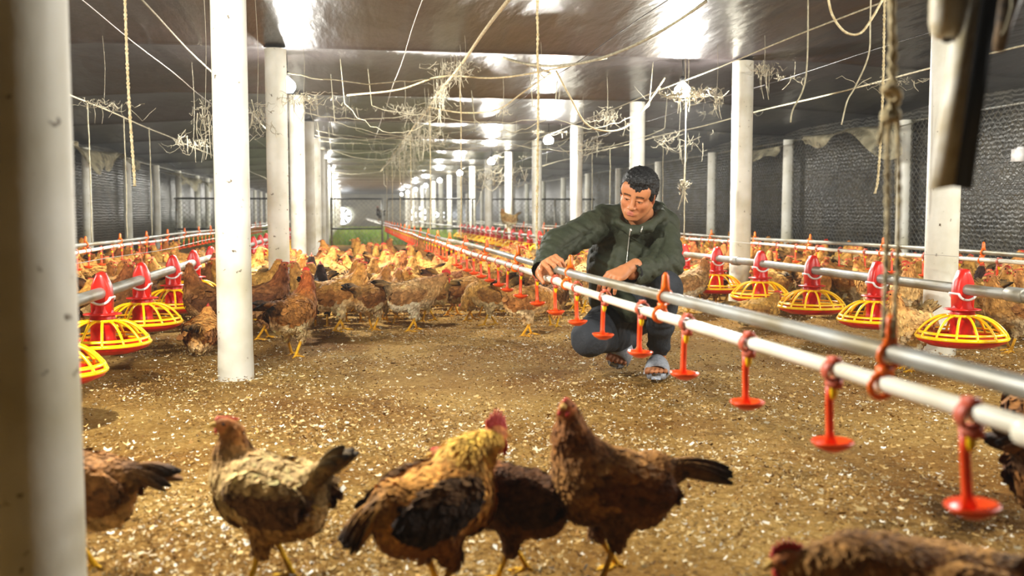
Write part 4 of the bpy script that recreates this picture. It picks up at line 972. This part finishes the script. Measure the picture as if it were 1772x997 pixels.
for it in range(60000):
    y = 3.2+rs.rand()**.8*18; x = rs.uniform(XL+.3, XR-.4)
    if not allowed(x, y): continue
    r = .235 if y < 12 else .25
    if near(x, y, r): continue
    if any((x-a)**2+(y-b)**2 < .25**2 for a, b in obst if abs(y-b) < .3): continue
    if any((x-a)**2+(y-b)**2 < .29**2 for a, b in feed if abs(y-b) < .4): continue
    if (x-man_c[0])**2+(y-man_c[1]-.25)**2 < .62**2: continue
    addc(x, y); pts.append((x, y))
pts.sort(key=lambda q: proj((q[0], q[1], .2))[2])
print('flock', len(pts), 'named', named)
NIND = 298-named
wts = np.array([.22, .15, .15, .12, .12, .05, .12, .055, .015]); wts /= wts.sum()
def region(x, y):
    if x < fx_l: return 'golden brown hen in the packed flock behind the left row of feeders', 'flock behind the left feeders'
    if x > fx_r: return 'golden brown hen in the packed flock beyond the right row of feeders', 'flock beyond the right feeders'
    if x > DX: return 'golden brown hen in the packed flock between the drinker line and the right feeders', 'flock between the drinker line and the right feeders'
    return 'golden brown hen in the packed flock between the left pillars and the drinker line', 'flock in the middle of the house'
for x, y in pts[:NIND]:
    lab, grp = region(x, y); v = int(rs.choice(9, p=wts)); s = rs.uniform(.88, 1.12)
    if v == 8: lab = lab.replace('golden brown', 'black'); grp = 'black hens in the '+grp
    rz = IMR+(rs.normal()*.7+(PI if rs.rand() < .4 else 0)) if rs.rand() < .8 else rs.uniform(0, 6.28)
    hen(v, x, y, rz, s, lab, grp)
LOWV = [make_hen(neck=n_, head_dir=h_, pal=p_, seed=40+i, h=.0155, feathers=90, fsize=.034, tail_n=3, legs=False, comb=0, name='low') for i, (n_, h_, p_) in enumerate(
    [(UPN, (1, 0, 0), GOLD), (TALL, (.5, .8, 0), GOLD), (FWD, (1, 0, -.1), PALE), (TALL, (.6, -.8, 0), BROWN)])]
def arrays(o):
    me = o.data; v = np.empty(len(me.vertices)*3); me.vertices.foreach_get('co', v); c = np.empty(len(me.vertices)*4); me.attributes['Col'].data.foreach_get('color', c)
    return v.reshape(-1, 3), [tuple(q.vertices) for q in me.polygons], c.reshape(-1, 4)[:, :3]
LA = [arrays(o) for o in LOWV]
for o in LOWV: bpy.data.objects.remove(o)
mb = MB()
for x, y in pts[NIND:]:
    V, f, C = LA[int(rs.choice(4, p=[.4, .25, .2, .15]))]; s = rs.uniform(.85, 1.15); rz = IMR+rs.normal()*.8+(PI if rs.rand() < .4 else 0)
    mb.add((V*s)@rotZ(rz).T+[x, y, 0], f, np.clip(C*rs.uniform(.65, 1.25)*np.array([1, rs.uniform(.88, 1.08), rs.uniform(.8, 1.1)]), 0, 1))
if mb.n: tag(mb.build('distant_flock', M['hen']), 'distant mass of golden brown hens packed together up to the far fence', 'hens', kind='stuff')
for o in protos:
    if id(o) not in used:
        for c in list(o.children): bpy.data.objects.remove(c)
        bpy.data.objects.remove(o)
# ------------------------------------------------------------ the kneeling man
def nz(v): v = np.asarray(v, float); return v/(np.linalg.norm(v)+1e-12)
SK = L3((196, 130, 86)); SKD = L3((176, 108, 74))
def person():
    mbs = MB()
    # --- head
    yaw, pit, roll = math.radians(24), math.radians(21), math.radians(15)
    F0 = -FW*math.cos(yaw)-RT*math.sin(yaw); Fd = F0*math.cos(pit)-UPV*math.sin(pit); U0 = UPV*math.cos(pit)+F0*math.sin(pit); S0 = nz(np.cross(U0, Fd)); S0 = S0 if S0@RT > 0 else -S0
    U = U0*math.cos(roll)+S0*math.sin(roll); S = S0*math.cos(roll)-U0*math.sin(roll)
    HC = P(1104, 337, 4.10); k = .885
    def h(f, s, u): return HC+(Fd*f+S*s+U*u)*k
    R = np.stack([Fd, S, U], 1)
    def E(r): return np.array(r)*k
    sd = SDF(HC-.24, HC+.17, .0028)
    sd.ell(h(-.012, 0, .032), E((.092, .074, .082)), R, .01, 1)
    sd.ell(h(.026, 0, -.024), E((.060, .064, .076)), R, .02, 1)
    for g in (-1, 1):
        sd.cone(h(-.005, g*.060, -.042), h(.055, g*.020, -.088), .018*k, .016*k, .03, 1)
        sd.ell(h(.052, g*.038, -.022), E((.026, .025, .022)), R, .02, 1)
        sd.cone(h(.078, g*.012, .024), h(.070, g*.044, .024), .011*k, .010*k, .014, 1)
        sd.ell(h(.060, g*.05, .045), E((.02, .02, .03)), R, .02, 1)
    sd.ell(h(.060, 0, .048), E((.026, .05, .03)), R, .02, 1)
    sd.ell(h(.068, 0, -.089), E((.019, .024, .017)), R, .018, 1)
    for g in (-1, 1): sd.ell(h(.098, g*.031, .004), E((.017, .019, .012)), R, .010, 1, op='sub')
    for g in (-1, 1): sd.ell(h(.0735, g*.031, .003), E((.0125, .0155, .0125)), R, .003, 2)
    for g in (-1, 1):                                       # lids, half lowered
        sd.cone(h(.0835, g*.019, .006), h(.080, g*.043, .006), .0045*k, .0042*k, .003, 1); sd.cone(h(.0825, g*.020, -.006), h(.079, g*.041, -.005), .0035*k, .0033*k, .003, 1)
    sd.cone(h(.083, 0, .020), h(.104, 0, -.026), .0085*k, .0115*k, .010, 1); sd.ell(h(.106, 0, -.030), E((.011, .012, .010)), R, .006, 1)
    for g in (-1, 1): sd.ell(h(.094, g*.0145, -.033), E((.011, .008, .008)), R, .005, 1)
    for g in (-1, 1): sd.ell(h(.101, g*.007, -.041), E((.006, .0045, .004)), R, .002, 1, op='sub')
    sd.ell(h(.077, 0, -.062), E((.018, .032, .018)), R, .012, 1)
    sd.cone(h(.0925, -.004, -.0555), h(.081, -.023, -.060), .0052*k, .0025*k, .004, 3); sd.cone(h(.0925, .004, -.0555), h(.081, .023, -.060), .0052*k, .0025*k, .004, 3)
    sd.cone(h(.0905, -.009, -.0655), h(.0905, .009, -.0655), .0062*k, .0062*k, .005, 3); sd.cone(h(.092, .008, -.067), h(.083, .021, -.062), .006*k, .003*k, .004, 3); sd.cone(h(.092, -.008, -.067), h(.083, -.021, -.062), .006*k, .003*k, .004, 3)
    sd.cone(h(.0985, -.018, -.0608), h(.0985, .018, -.0608), .0016, .0016, .001, 1, op='sub')
    for g in (-1, 1):
        er = h(-.008, g*.076, -.004); RE = R@rotZ(g*.35); sd.ell(er, E((.019, .007, .031)), RE, .004, 4); sd.ell(h(-.003, g*.084, .002), E((.010, .006, .017)), RE, .002, 4, op='sub')
    NB = P(1116, 400, 4.26); sd.cone(h(-.025, 0, -.055), NB, .053, .062, .02, 1)
    V, Fq = sd.mesh(); t = sd.tags(V); V = smooth_mesh(V, Fq, 1, .3); loc = ((V-HC)@R)/k; f, s_, u = loc.T
    C = np.tile(SK, (len(V), 1))*(1+.05*vnoise(V, 60, 1))[:, None]
    def blend(m, c, a=1.): C[m] = C[m]*(1-a)+np.array(c)*a
    blend((t == 3) & (f > .08) & (np.abs(s_) < .02), L3((188, 108, 92)), .8)
    blend((f > .05) & (np.hypot((np.abs(s_)-.045)/.03, (u+.03)/.03) < 1), L3((214, 132, 92)), .35)
    blend((t == 4), L3((200, 120, 88)), .6)
    for g in (-1, 1):
        br = (f > .05) & (np.abs(u-.0265+.10*np.abs(np.abs(s_)-.030)) < .0045) & (s_*g > .012) & (s_*g < .05); blend(br, L3((34, 24, 20)), .85)
        ey = (t == 2) & (s_*g > .018) & (s_*g < .045) & (u < .0035) & (u > -.0035) & (f > .06); blend(ey, L3((170, 140, 120)), .8)
        ir = (f > .06) & (np.hypot(s_-g*.029, (u+.0008)) < .0052) & (t == 2); blend(ir, L3((24, 15, 12)), .97)
        la = (f > .06) & (np.abs(u-.0028) < .0018) & (s_*g > .018) & (s_*g < .045); blend(la, L3((40, 24, 18)), .8)
    blend((np.abs(u+.0608) < .002) & (np.abs(s_) < .018) & (f > .085), L3((130, 62, 50)), .6)
    blend((f > -.03) & (f < .05) & (u > .02) & (np.abs(s_) > .062), L3((40, 32, 28)), .5)
    mbs.add(V, Fq, np.clip(C, 0, 1))
    # --- hands
    def hand(W, d, n, s, curls, L_=1.0, spread=.1, thumb=None):
        d = nz(d); n = nz(n-d*(n@d)); s = nz(s-d*(s@d)-n*(s@n)); sd = SDF(W-.22*L_, W+.22*L_, .0026)
        sd.cone(W-d*.07, W, .030*L_, .026*L_, .01, 1)
        offs = [.030, .010, -.010, -.029]; lens = [(.042, .026, .021), (.046, .030, .022), (.043, .027, .021), (.034, .021, .018)]; nails = []
        for i in range(4):
            b = W+(d*(.088-.004*abs(i-1)-.003*(i == 3))+s*offs[i]*.95)*L_; sd.cone(W+s*offs[i]*.45*L_+d*.01*L_, b, .0165*L_, .0115*L_, .012, 1)
            cur = 0; p0 = b; dd = nz(d+s*(1.5-i)*spread)
            for j in range(3):
                cur += curls[i][j]; v = dd*math.cos(cur)-n*math.sin(cur); p1 = p0+v*lens[i][j]*L_
                sd.cone(p0, p1, (.0098, .0088, .0080)[j]*L_, (.0088, .0080, .0068)[j]*L_, .003, 1); p0 = p1
            nails.append(p0)
        sd.ell(W+d*.045*L_-n*.008*L_, (.045*L_, .038*L_, .014*L_), np.stack([d, s, n], 1), .01, 1)
        th = thumb or ((.9, .8, -.2), (1.0, .35, -.4), (1, .1, -.6)); p0 = W+d*.012*L_+s*.020*L_-n*.004*L_
        for j, (a, b_, c) in enumerate(th):
            v = nz(d*a+s*b_+n*c); p1 = p0+v*(.042, .032, .026)[j]*L_; sd.cone(p0, p1, (.015, .0105, .0095)[j]*L_, (.0108, .0096, .0075)[j]*L_, .006, 1); p0 = p1
        V, Fq = sd.mesh(); V = smooth_mesh(V, Fq, 1, .3); C = np.tile(SK, (len(V), 1))*(1+.07*vnoise(V, 90, 2))[:, None]
        for q in nails: m = np.linalg.norm(V-q, axis=1) < .012; C[m] = C[m]*.6+L3((228, 160, 128))*.4
        mbs.add(V, Fq, np.clip(C, 0, 1)); return
    # right hand closes over the steel pipe
    yp = onX(958, DX+.012); pc = np.array([DX+.012, yp, DZ+.043]); Wr = P(941, 470, 3.78)
    kn = pc+np.array([-.020, -.035, .032])
    dirr = nz(kn-Wr); nn = nz(UPV*.9-RT*.45-FW*.1)
    hand(kn-dirr*.088, dirr, nn, nz(np.cross(nn, dirr))*-1, [(.75, .9, .5), (.8, .95, .5), (.85, .95, .5), (.9, .9, .5)], 1.0, .12, thumb=((.8, .75, -.3), (.75, .5, -.8), (.4, .2, -1)))
    # left hand hangs relaxed from the forearm on the thigh
    Wl = P(1082, 468, 3.86); dl = nz(P(1060, 479, 3.80)-Wl); nl = nz(-FW*.75+UPV*.62-RT*.25)
    sl = nz(np.cross(nl, dl)); sl = sl if sl@RT < 0 else -sl
    hand(Wl, dl, nl, sl, [(.7, .45, .3), (.75, .5, .3), (.78, .5, .3), (.85, .5, .3)], .93, .09, thumb=((.7, .5, -.8), (.8, .1, -.9), (.8, -.1, -.8)))
    # --- feet
    feet = []
    def foot(heel, toe, up, shin):
        ax = nz(toe-heel); up = nz(up-ax*(up@ax)); sd_ = np.cross(up, ax); Ln = np.linalg.norm(toe-heel)
        s1 = SDF(np.minimum(heel, toe)-.10, np.maximum(heel, toe)+.14, .0035)
        s1.ell(heel+up*.022, (.032, .027, .028), np.stack([ax, sd_, up], 1), .01, 1); s1.cone(heel+up*.03+ax*.01, heel+ax*Ln*.55+up*.022, .030, .026, .015, 1)
        for i in range(5):
            o = (i-2)*.0165; ln = Ln-abs(i-1.3)*.008; s1.cone(heel+ax*Ln*.5+sd_*o*.6+up*.018, heel+ax*(ln-.035)+sd_*o+up*.013, .018, .0135, .01, 1)
            s1.cone(heel+ax*(ln-.034)+sd_*o*1.05+up*.012, heel+ax*ln+sd_*o*1.12+up*.010, .0105 if i else .013, .0088 if i else .012, .003, 1)
        s1.cone(heel+ax*.012+up*.035, heel+ax*.012+up*.035+nz(shin-heel)*.10, .029, .030, .015, 1)
        V, Fq = s1.mesh(); mbs.add(V, Fq, np.tile(SK*.95, (len(V), 1))); feet.append((heel, toe, ax, up, sd_, Ln))
    hl = P(1139, 627, 4.22); hl[2] = .028; tl = P(1136, 652, 4.03); tl[2] = .028; tl = hl+nz(tl-hl)*.225; foot(hl, tl, UPV, P(1144, 560, 4.12))
    hr = P(1088, 588, 4.47); tr = P(1066, 628, 4.33); tr[2] = .03; tr = hr+nz(tr-hr)*.20; foot(hr, tr, nz(-FW+UPV*.6), P(1020, 586, 4.05))
    # --- joints of the clothed body
    shR, elR, cuR = P(1046, 384, 4.24), P(965, 425, 4.04), P(940, 466, 3.82)
    shL, elL, cuL = P(1146, 392, 4.26), P(1156, 456, 4.12), P(1094, 474, 3.90)
    hip = P(1090, 535, 4.46); knL, anL = P(1149, 500, 4.02), P(1139, 612, 4.20); knR, anR = P(1020, 586, 4.05), P(1086, 588, 4.45)
    # skin under the clothes joins neck, arms and legs into one body
    s2 = SDF(np.array([min(p[i] for p in (elR, cuR, knR, hip, anL, shL, elL)) for i in range(3)])-.16, np.array([max(p[i] for p in (elR, cuR, knR, hip, shL, elL, NB)) for i in range(3)])+.16, .009)
    mid = P(1095, 440, 4.34)
    s2.cone(hip, mid, .07, .10, .04); s2.cone(mid, P(1100, 398, 4.3), .11, .10, .05); s2.cone(P(1100, 398, 4.3), NB, .07, .055, .04)
    for a, b, c, ra in ((shR, elR, cuR, .045), (shL, elL, cuL, .045)): s2.cone(a, P(1100, 398, 4.3), ra, .07, .03); s2.cone(a, b, ra, .036, .02); s2.cone(b, c, .036, .026, .02)
    s2.cone(hip, knL, .055, .04, .03); s2.cone(knL, anL, .04, .03, .01); s2.cone(hip, knR, .055, .04, .03); s2.cone(knR, anR, .036, .030, .01)
    V, Fq = s2.mesh(); mbs.add(V, Fq, np.tile(SK, (len(V), 1)))
    body = mbs.build('person', M['skin'])
    tag(body, 'person in olive zip jacket squatting beside the drinker line, one hand on the pipe', 'person')
    # --- hair
    sh = SDF(HC-.17, HC+.19, .0028)
    sh.ell(h(-.016, 0, .042), E((.102, .087, .090)), R, .01); sh.ell(h(.026, .004, .094), E((.066, .066, .036)), R, .02); sh.ell(h(-.04, 0, .0), E((.075, .078, .075)), R, .02)
    sh.ell(h(.106, 0, -.034), E((.080, .082, .098)), R, .004, op='sub'); sh.ell(h(.0, 0, -.125), E((.16, .14, .085)), R, .004, op='sub')
    for g in (-1, 1): sh.ell(h(.0, g*.095, -.03), E((.026, .035, .055)), R, .004, op='sub'); sh.cone(h(.034, g*.071, .04), h(.026, g*.0735, -.004), .012, .004, .008)
    rs = np.random.RandomState(8)
    for i in range(46):                                     # fringe and tufts swept sideways
        a = rs.uniform(-1, 1); p0 = h(.050+.012*(1-a*a), a*.052, .082+rs.uniform(0, .02)); p1 = h(.084-.03*a*a, a*.054+.010, .050+.018*abs(a+.1)+rs.uniform(-.004, .010)); sh.cone(p0, p1, .0085, .003, .006)
    for i in range(120):
        q = nz(rs.normal(size=3)); q[2] = abs(q[2]); 
        if q[2] < .62: continue
        p0 = h(-.012+.088*q[0], .074*q[1], .038+.078*q[2]); v = nz(R@q*.55+Fd*.6*(1 if q[2] > .5 else -.2)+S*.3-U*.2); sh.cone(p0, p0+v*rs.uniform(.016, .030), .008, .0035, .0035)
    V, Fq = sh.mesh(); V = V+(vnormals(V, Fq)*(vnoise(V, 150, 3)*.0032+vnoise(V*np.array([1,1,.4]), 420, 5)*.0016)[:, None])
    MB().add(V, Fq).build('hair', M['hair'], body)
    # --- jacket
    pts_ = [shR, elR, cuR, shL, elL, cuL, hip]; lo = np.min(pts_, 0)-.17; hi = np.max(pts_, 0)+.2; J = SDF(lo, hi, .0065); hv = RT*.062
    for g in (-1, 1):
        J.cone(hip+hv*g*.9+UPV*.04, P(1094, 455, 4.33)+hv*g, .125, .125, .05); J.cone(P(1094, 455, 4.33)+hv*g, P(1097, 408, 4.30)+hv*g*.85, .125, .112, .05)
    J.cone(P(1094, 440, 4.42), P(1108, 392, 4.36), .13, .085, .05)
    J.cone(shR, P(1100, 400, 4.30), .066, .11, .04); J.cone(shL, P(1105, 400, 4.30), .066, .11, .04)
    J.cone(shR, elR, .076, .066, .03); J.cone(elR, cuR, .066, .048, .02); J.cone(shL, elL, .074, .068, .03); J.cone(elL, cuL, .066, .048, .02)
    J.cone(P(1045, 520, 4.30), P(1090, 535, 4.22), .055, .06, .04); J.cone(P(1050, 470, 4.28), P(1045, 525, 4.3), .08, .06, .04)
    ring = [P(1070, 366, 4.22), P(1074, 386, 4.14), P(1096, 401, 4.09), P(1122, 393, 4.10), P(1144, 372, 4.17), P(1142, 358, 4.30), P(1112, 350, 4.37), P(1080, 356, 4.33)]
    for i in range(8): J.cone(ring[i], ring[(i+1) % 8], .022, .022, .022)
    J.ell(P(1130, 384, 4.36), (.10, .06, .075), np.stack([RT, FW, UPV], 1), .04)    # folded hood
    for c_, e_ in ((cuR, elR), (cuL, elL)): ax = nz(c_-e_); J.cone(c_+ax*.008, c_+ax*.06, .037, .042, .004, op='sub')
    J.ell(HC-U*.03, (.100, .075, .10), R, .01, op='sub'); J.cone(h(-.02, 0, -.05), NB+(h(-.02, 0, -.05)-NB)*.15, .062, .060, .006, op='sub')
    V, Fq = J.mesh(); V = smooth_mesh(V, Fq, 2); N = vnormals(V, Fq)
    def dseg(V, a, b): ab = b-a; t_ = np.clip(((V-a)@ab)/(ab@ab), 0, 1); return np.linalg.norm(V-a-t_[:, None]*ab, axis=1), t_
    dsp = .0035*vnoise(V*[1, 1, 1.7], 26, 4)+.0025*vnoise(V, 55, 6)
    for (a, b, n_, am) in ((shR, elR, 17, .0030), (elR, cuR, 25, .0030), (shL, elL, 20, .0032), (elL, cuL, 26, .003)):
        d_, t_ = dseg(V, a, b); ph = ((V-a)@nz(b-a)); w_ = np.clip(1-(d_-.05)/.05, 0, 1)*np.clip(t_*6, 0, 1)*np.clip((1-t_)*6+.3, 0, 1)
        dsp += w_*am*np.sin(ph*2*PI*n_*.62+5*vnoise(V, 16, 7))*(1+1.2*vnoise(V, 20, 8))
    sdg = np.abs(np.sin((V@nz([.6, .1, .8]))*55+2*vnoise(V, 10, 9)))**4; dsp -= .006*sdg*(V[:, 2] < .72)*(np.abs(vnoise(V, 8, 10)) > .2)
    for (a, b, wd, dep) in ((P(1020, 400, 4.2), P(960, 440, 4), .010, .010), (P(1032, 395, 4.1), P(1000, 425, 4.1), .009, .012), (P(1150, 400, 4.15), P(1135, 450, 4.15), .010, .014), (P(1125, 415, 4.1), P(1100, 470, 4.1), .012, .009), (P(1075, 415, 4.1), P(1060, 470, 4.15), .012, .008), (P(1140, 460, 4.05), P(1100, 465, 4.0), .008, .008)):
        q = V-np.array([0, 0, CH]); dp = q@FV; sx = 886+F*(q@RT)/dp; sy = 498.5-F*(q@UV)/dp; pa = np.array(proj(a)[:2]); pb = np.array(proj(b)[:2]); ab = pb-pa; g2 = np.stack([sx, sy], 1); t_ = np.clip(((g2-pa)@ab)/(ab@ab), 0, 1); dd_ = np.linalg.norm(g2-pa-t_[:, None]*ab, axis=1)*4.1/F
        dsp -= dep*np.exp(-(dd_/wd)**2)*np.sin(PI*np.clip(t_, .02, .98))**.5*(N@FV < 0)
    V = V+N*dsp[:, None]; jk = MB().add(V, Fq).build('jacket', M['jacket'], body)
    zp = [P(1092, 412, 4.035), P(1089, 425, 4.07), P(1086, 440, 4.10), P(1084, 456, 4.13), P(1083, 480, 4.13)]
    from mathutils.bvhtree import BVHTree
    bv = BVHTree.FromPolygons([tuple(q) for q in V], [tuple(int(x) for x in q) for q in Fq])
    def onj(px, py, off=.002):
        o = Vector((0, 0, CH)); r_ = Vector(ray(px, py)); hit = bv.ray_cast(o, r_); return np.array(hit[0])-np.array(r_.normalized())*off if hit[0] else P(px, py, 4.1)
    z = MB(); z.tube([onj(1091-8*q**.8, 398+q*70, .004) for q in np.linspace(0, 1, 36)], .0026, 6); z.build('zip', M['zip'], jk)['label'] = 'pale metal zip'
    z = MB(); z.tube([onj(1091, 396), onj(1092, 400, .004)], .0045, 8); z.tube([onj(1112, 392), onj(1109, 402, .004)], .003, 8); z.build('zip_pull', M['zip'], jk)
    for c_, e_, nm in ((cuR, elR, 0), (cuL, elL, 1)):
        ax = nz(c_-e_); z = MB(); z.tube([c_-ax*.012, c_-ax*.004, c_+ax*.004, c_+ax*.007], [.043, .044, .043, .038], 24, cap=False); z.tube([c_-ax*.012, c_+ax*.006], [.039, .036], 24, cap=False); z.build('cuff', M['cuff'], jk)
    # --- trousers
    T = SDF(np.min([knR, knL, anL, anR, hip], 0)-.16, np.max([knL, knR, hip, anR, anL], 0)+.18, .0065)
    T.cone(hip-UPV*.0+FW*.02, hip+UPV*.06, .135, .12, .04); T.cone(hip+RT*.05, knL, .095, .070, .03); T.cone(knL, anL+(knL-anL)*.10, .069, .046, .02); T.ell(knL, (.068, .07, .075), np.eye(3), .02)
    T.cone(hip-RT*.05, knR, .095, .074, .03); T.cone(knR, anR, .066, .05, .02); T.ell(knR+UPV*.0, (.074, .072, .066), np.eye(3), .02)
    ax = nz(anL-knL); T.cone(anL+(knL-anL)*.10, anL+ax*.05, .036, .036, .003, op='sub')
    V, Fq = T.mesh(); V = smooth_mesh(V, Fq, 2); N = vnormals(V, Fq); dsp = .003*vnoise(V, 30, 14)+.002*vnoise(V, 70, 15)
    for a, b in ((knL, anL), (hip, knR), (knR, anR)):
        d_, t_ = dseg(V, a, b); dsp += np.clip(1-(d_-.05)/.05, 0, 1)*np.clip(t_*3-.3, 0, 1)*.0028*np.sin(((V-a)@nz(b-a))*95+5*vnoise(V, 16, 17))*(1+1.2*vnoise(V, 20, 8))
    V = V+N*dsp[:, None]; V[:, 2] = np.maximum(V[:, 2], .004); MB().add(V, Fq).build('trousers', M['trousers'], body)
    # --- slide sandals
    for (heel, toe, ax, up, sd_, Ln), nm in zip(feet, (0, 1)):
        R3 = np.stack([ax, sd_, up], 1); z = MB(); prof = []
        for t_ in np.linspace(0, 1, 26):
            wd = .034+.011*math.sin(PI*min(1, t_*1.15))+(.004 if t_ > .5 else 0); wd *= (math.sqrt(max(0, 1-((t_-.12)/.12)**2))*.6+.4 if t_ < .12 else 1)*(math.sqrt(max(.25, 1-((t_-.88)/.125)**2)) if t_ > .88 else 1)
            prof.append((t_*(Ln+.03)-.03, wd))
        V = []
        for x_, wd in prof:
            for yy, zz in ((-wd, -.022), (-wd*1.03, -.010), (-wd, .001), (wd, .001), (wd*1.03, -.010), (wd, -.022)): V.append(heel+ax*x_+sd_*yy+up*zz)
        n_ = len(prof); f = [(i*6+j, i*6+(j+1) % 6, (i+1)*6+(j+1) % 6, (i+1)*6+j) for i in range(n_-1) for j in range(6)]+[tuple(range(6)), tuple((n_-1)*6+j for j in range(6))[::-1]]
        z.add(np.array(V), f); so = z.build('sandal', M['sandal'], body, smooth=False)
        z = MB(); V = []; K = 16
        for x_, hh, ex in ((.47, .066, 0), (.475, .068, .004), (.62, .056, .005), (.86, .040, .005), (.865, .036, 0)):
            for j in range(K+1):
                an = PI*j/K; V.append(heel+ax*Ln*x_+sd_*math.cos(an)*(.049+ex)-up*.006+up*math.sin(an)*(hh+ex))
        f = [(i*(K+1)+j, i*(K+1)+j+1, (i+1)*(K+1)+j+1, (i+1)*(K+1)+j) for i in range(4) for j in range(K)]
        z.add(np.array(V), f); z.build('strap', M['sandal'], so)
    return body
man = person()
# ------------------------------------------------------------ dusty air filling the house
def haze():
    m = bpy.data.materials.new('dusty_air'); m.use_nodes = True; nt = m.node_tree; nt.nodes.clear()
    v = nt.nodes.new('ShaderNodeVolumeScatter'); v.inputs['Density'].default_value = HAZE; v.inputs['Anisotropy'].default_value = .55
    o = nt.nodes.new('ShaderNodeOutputMaterial'); nt.links.new(v.outputs[0], o.inputs['Volume'])
    mb = MB(); mb.box((XL+.01, YN+.01, -.04), (XR-.01, YE-.01, 1.95)); ob = mb.build('dust_haze', m, smooth=False); tag(ob, 'thin dusty haze filling the poultry house, glowing around the bulbs', 'haze', kind='stuff')
if HAZE: haze()
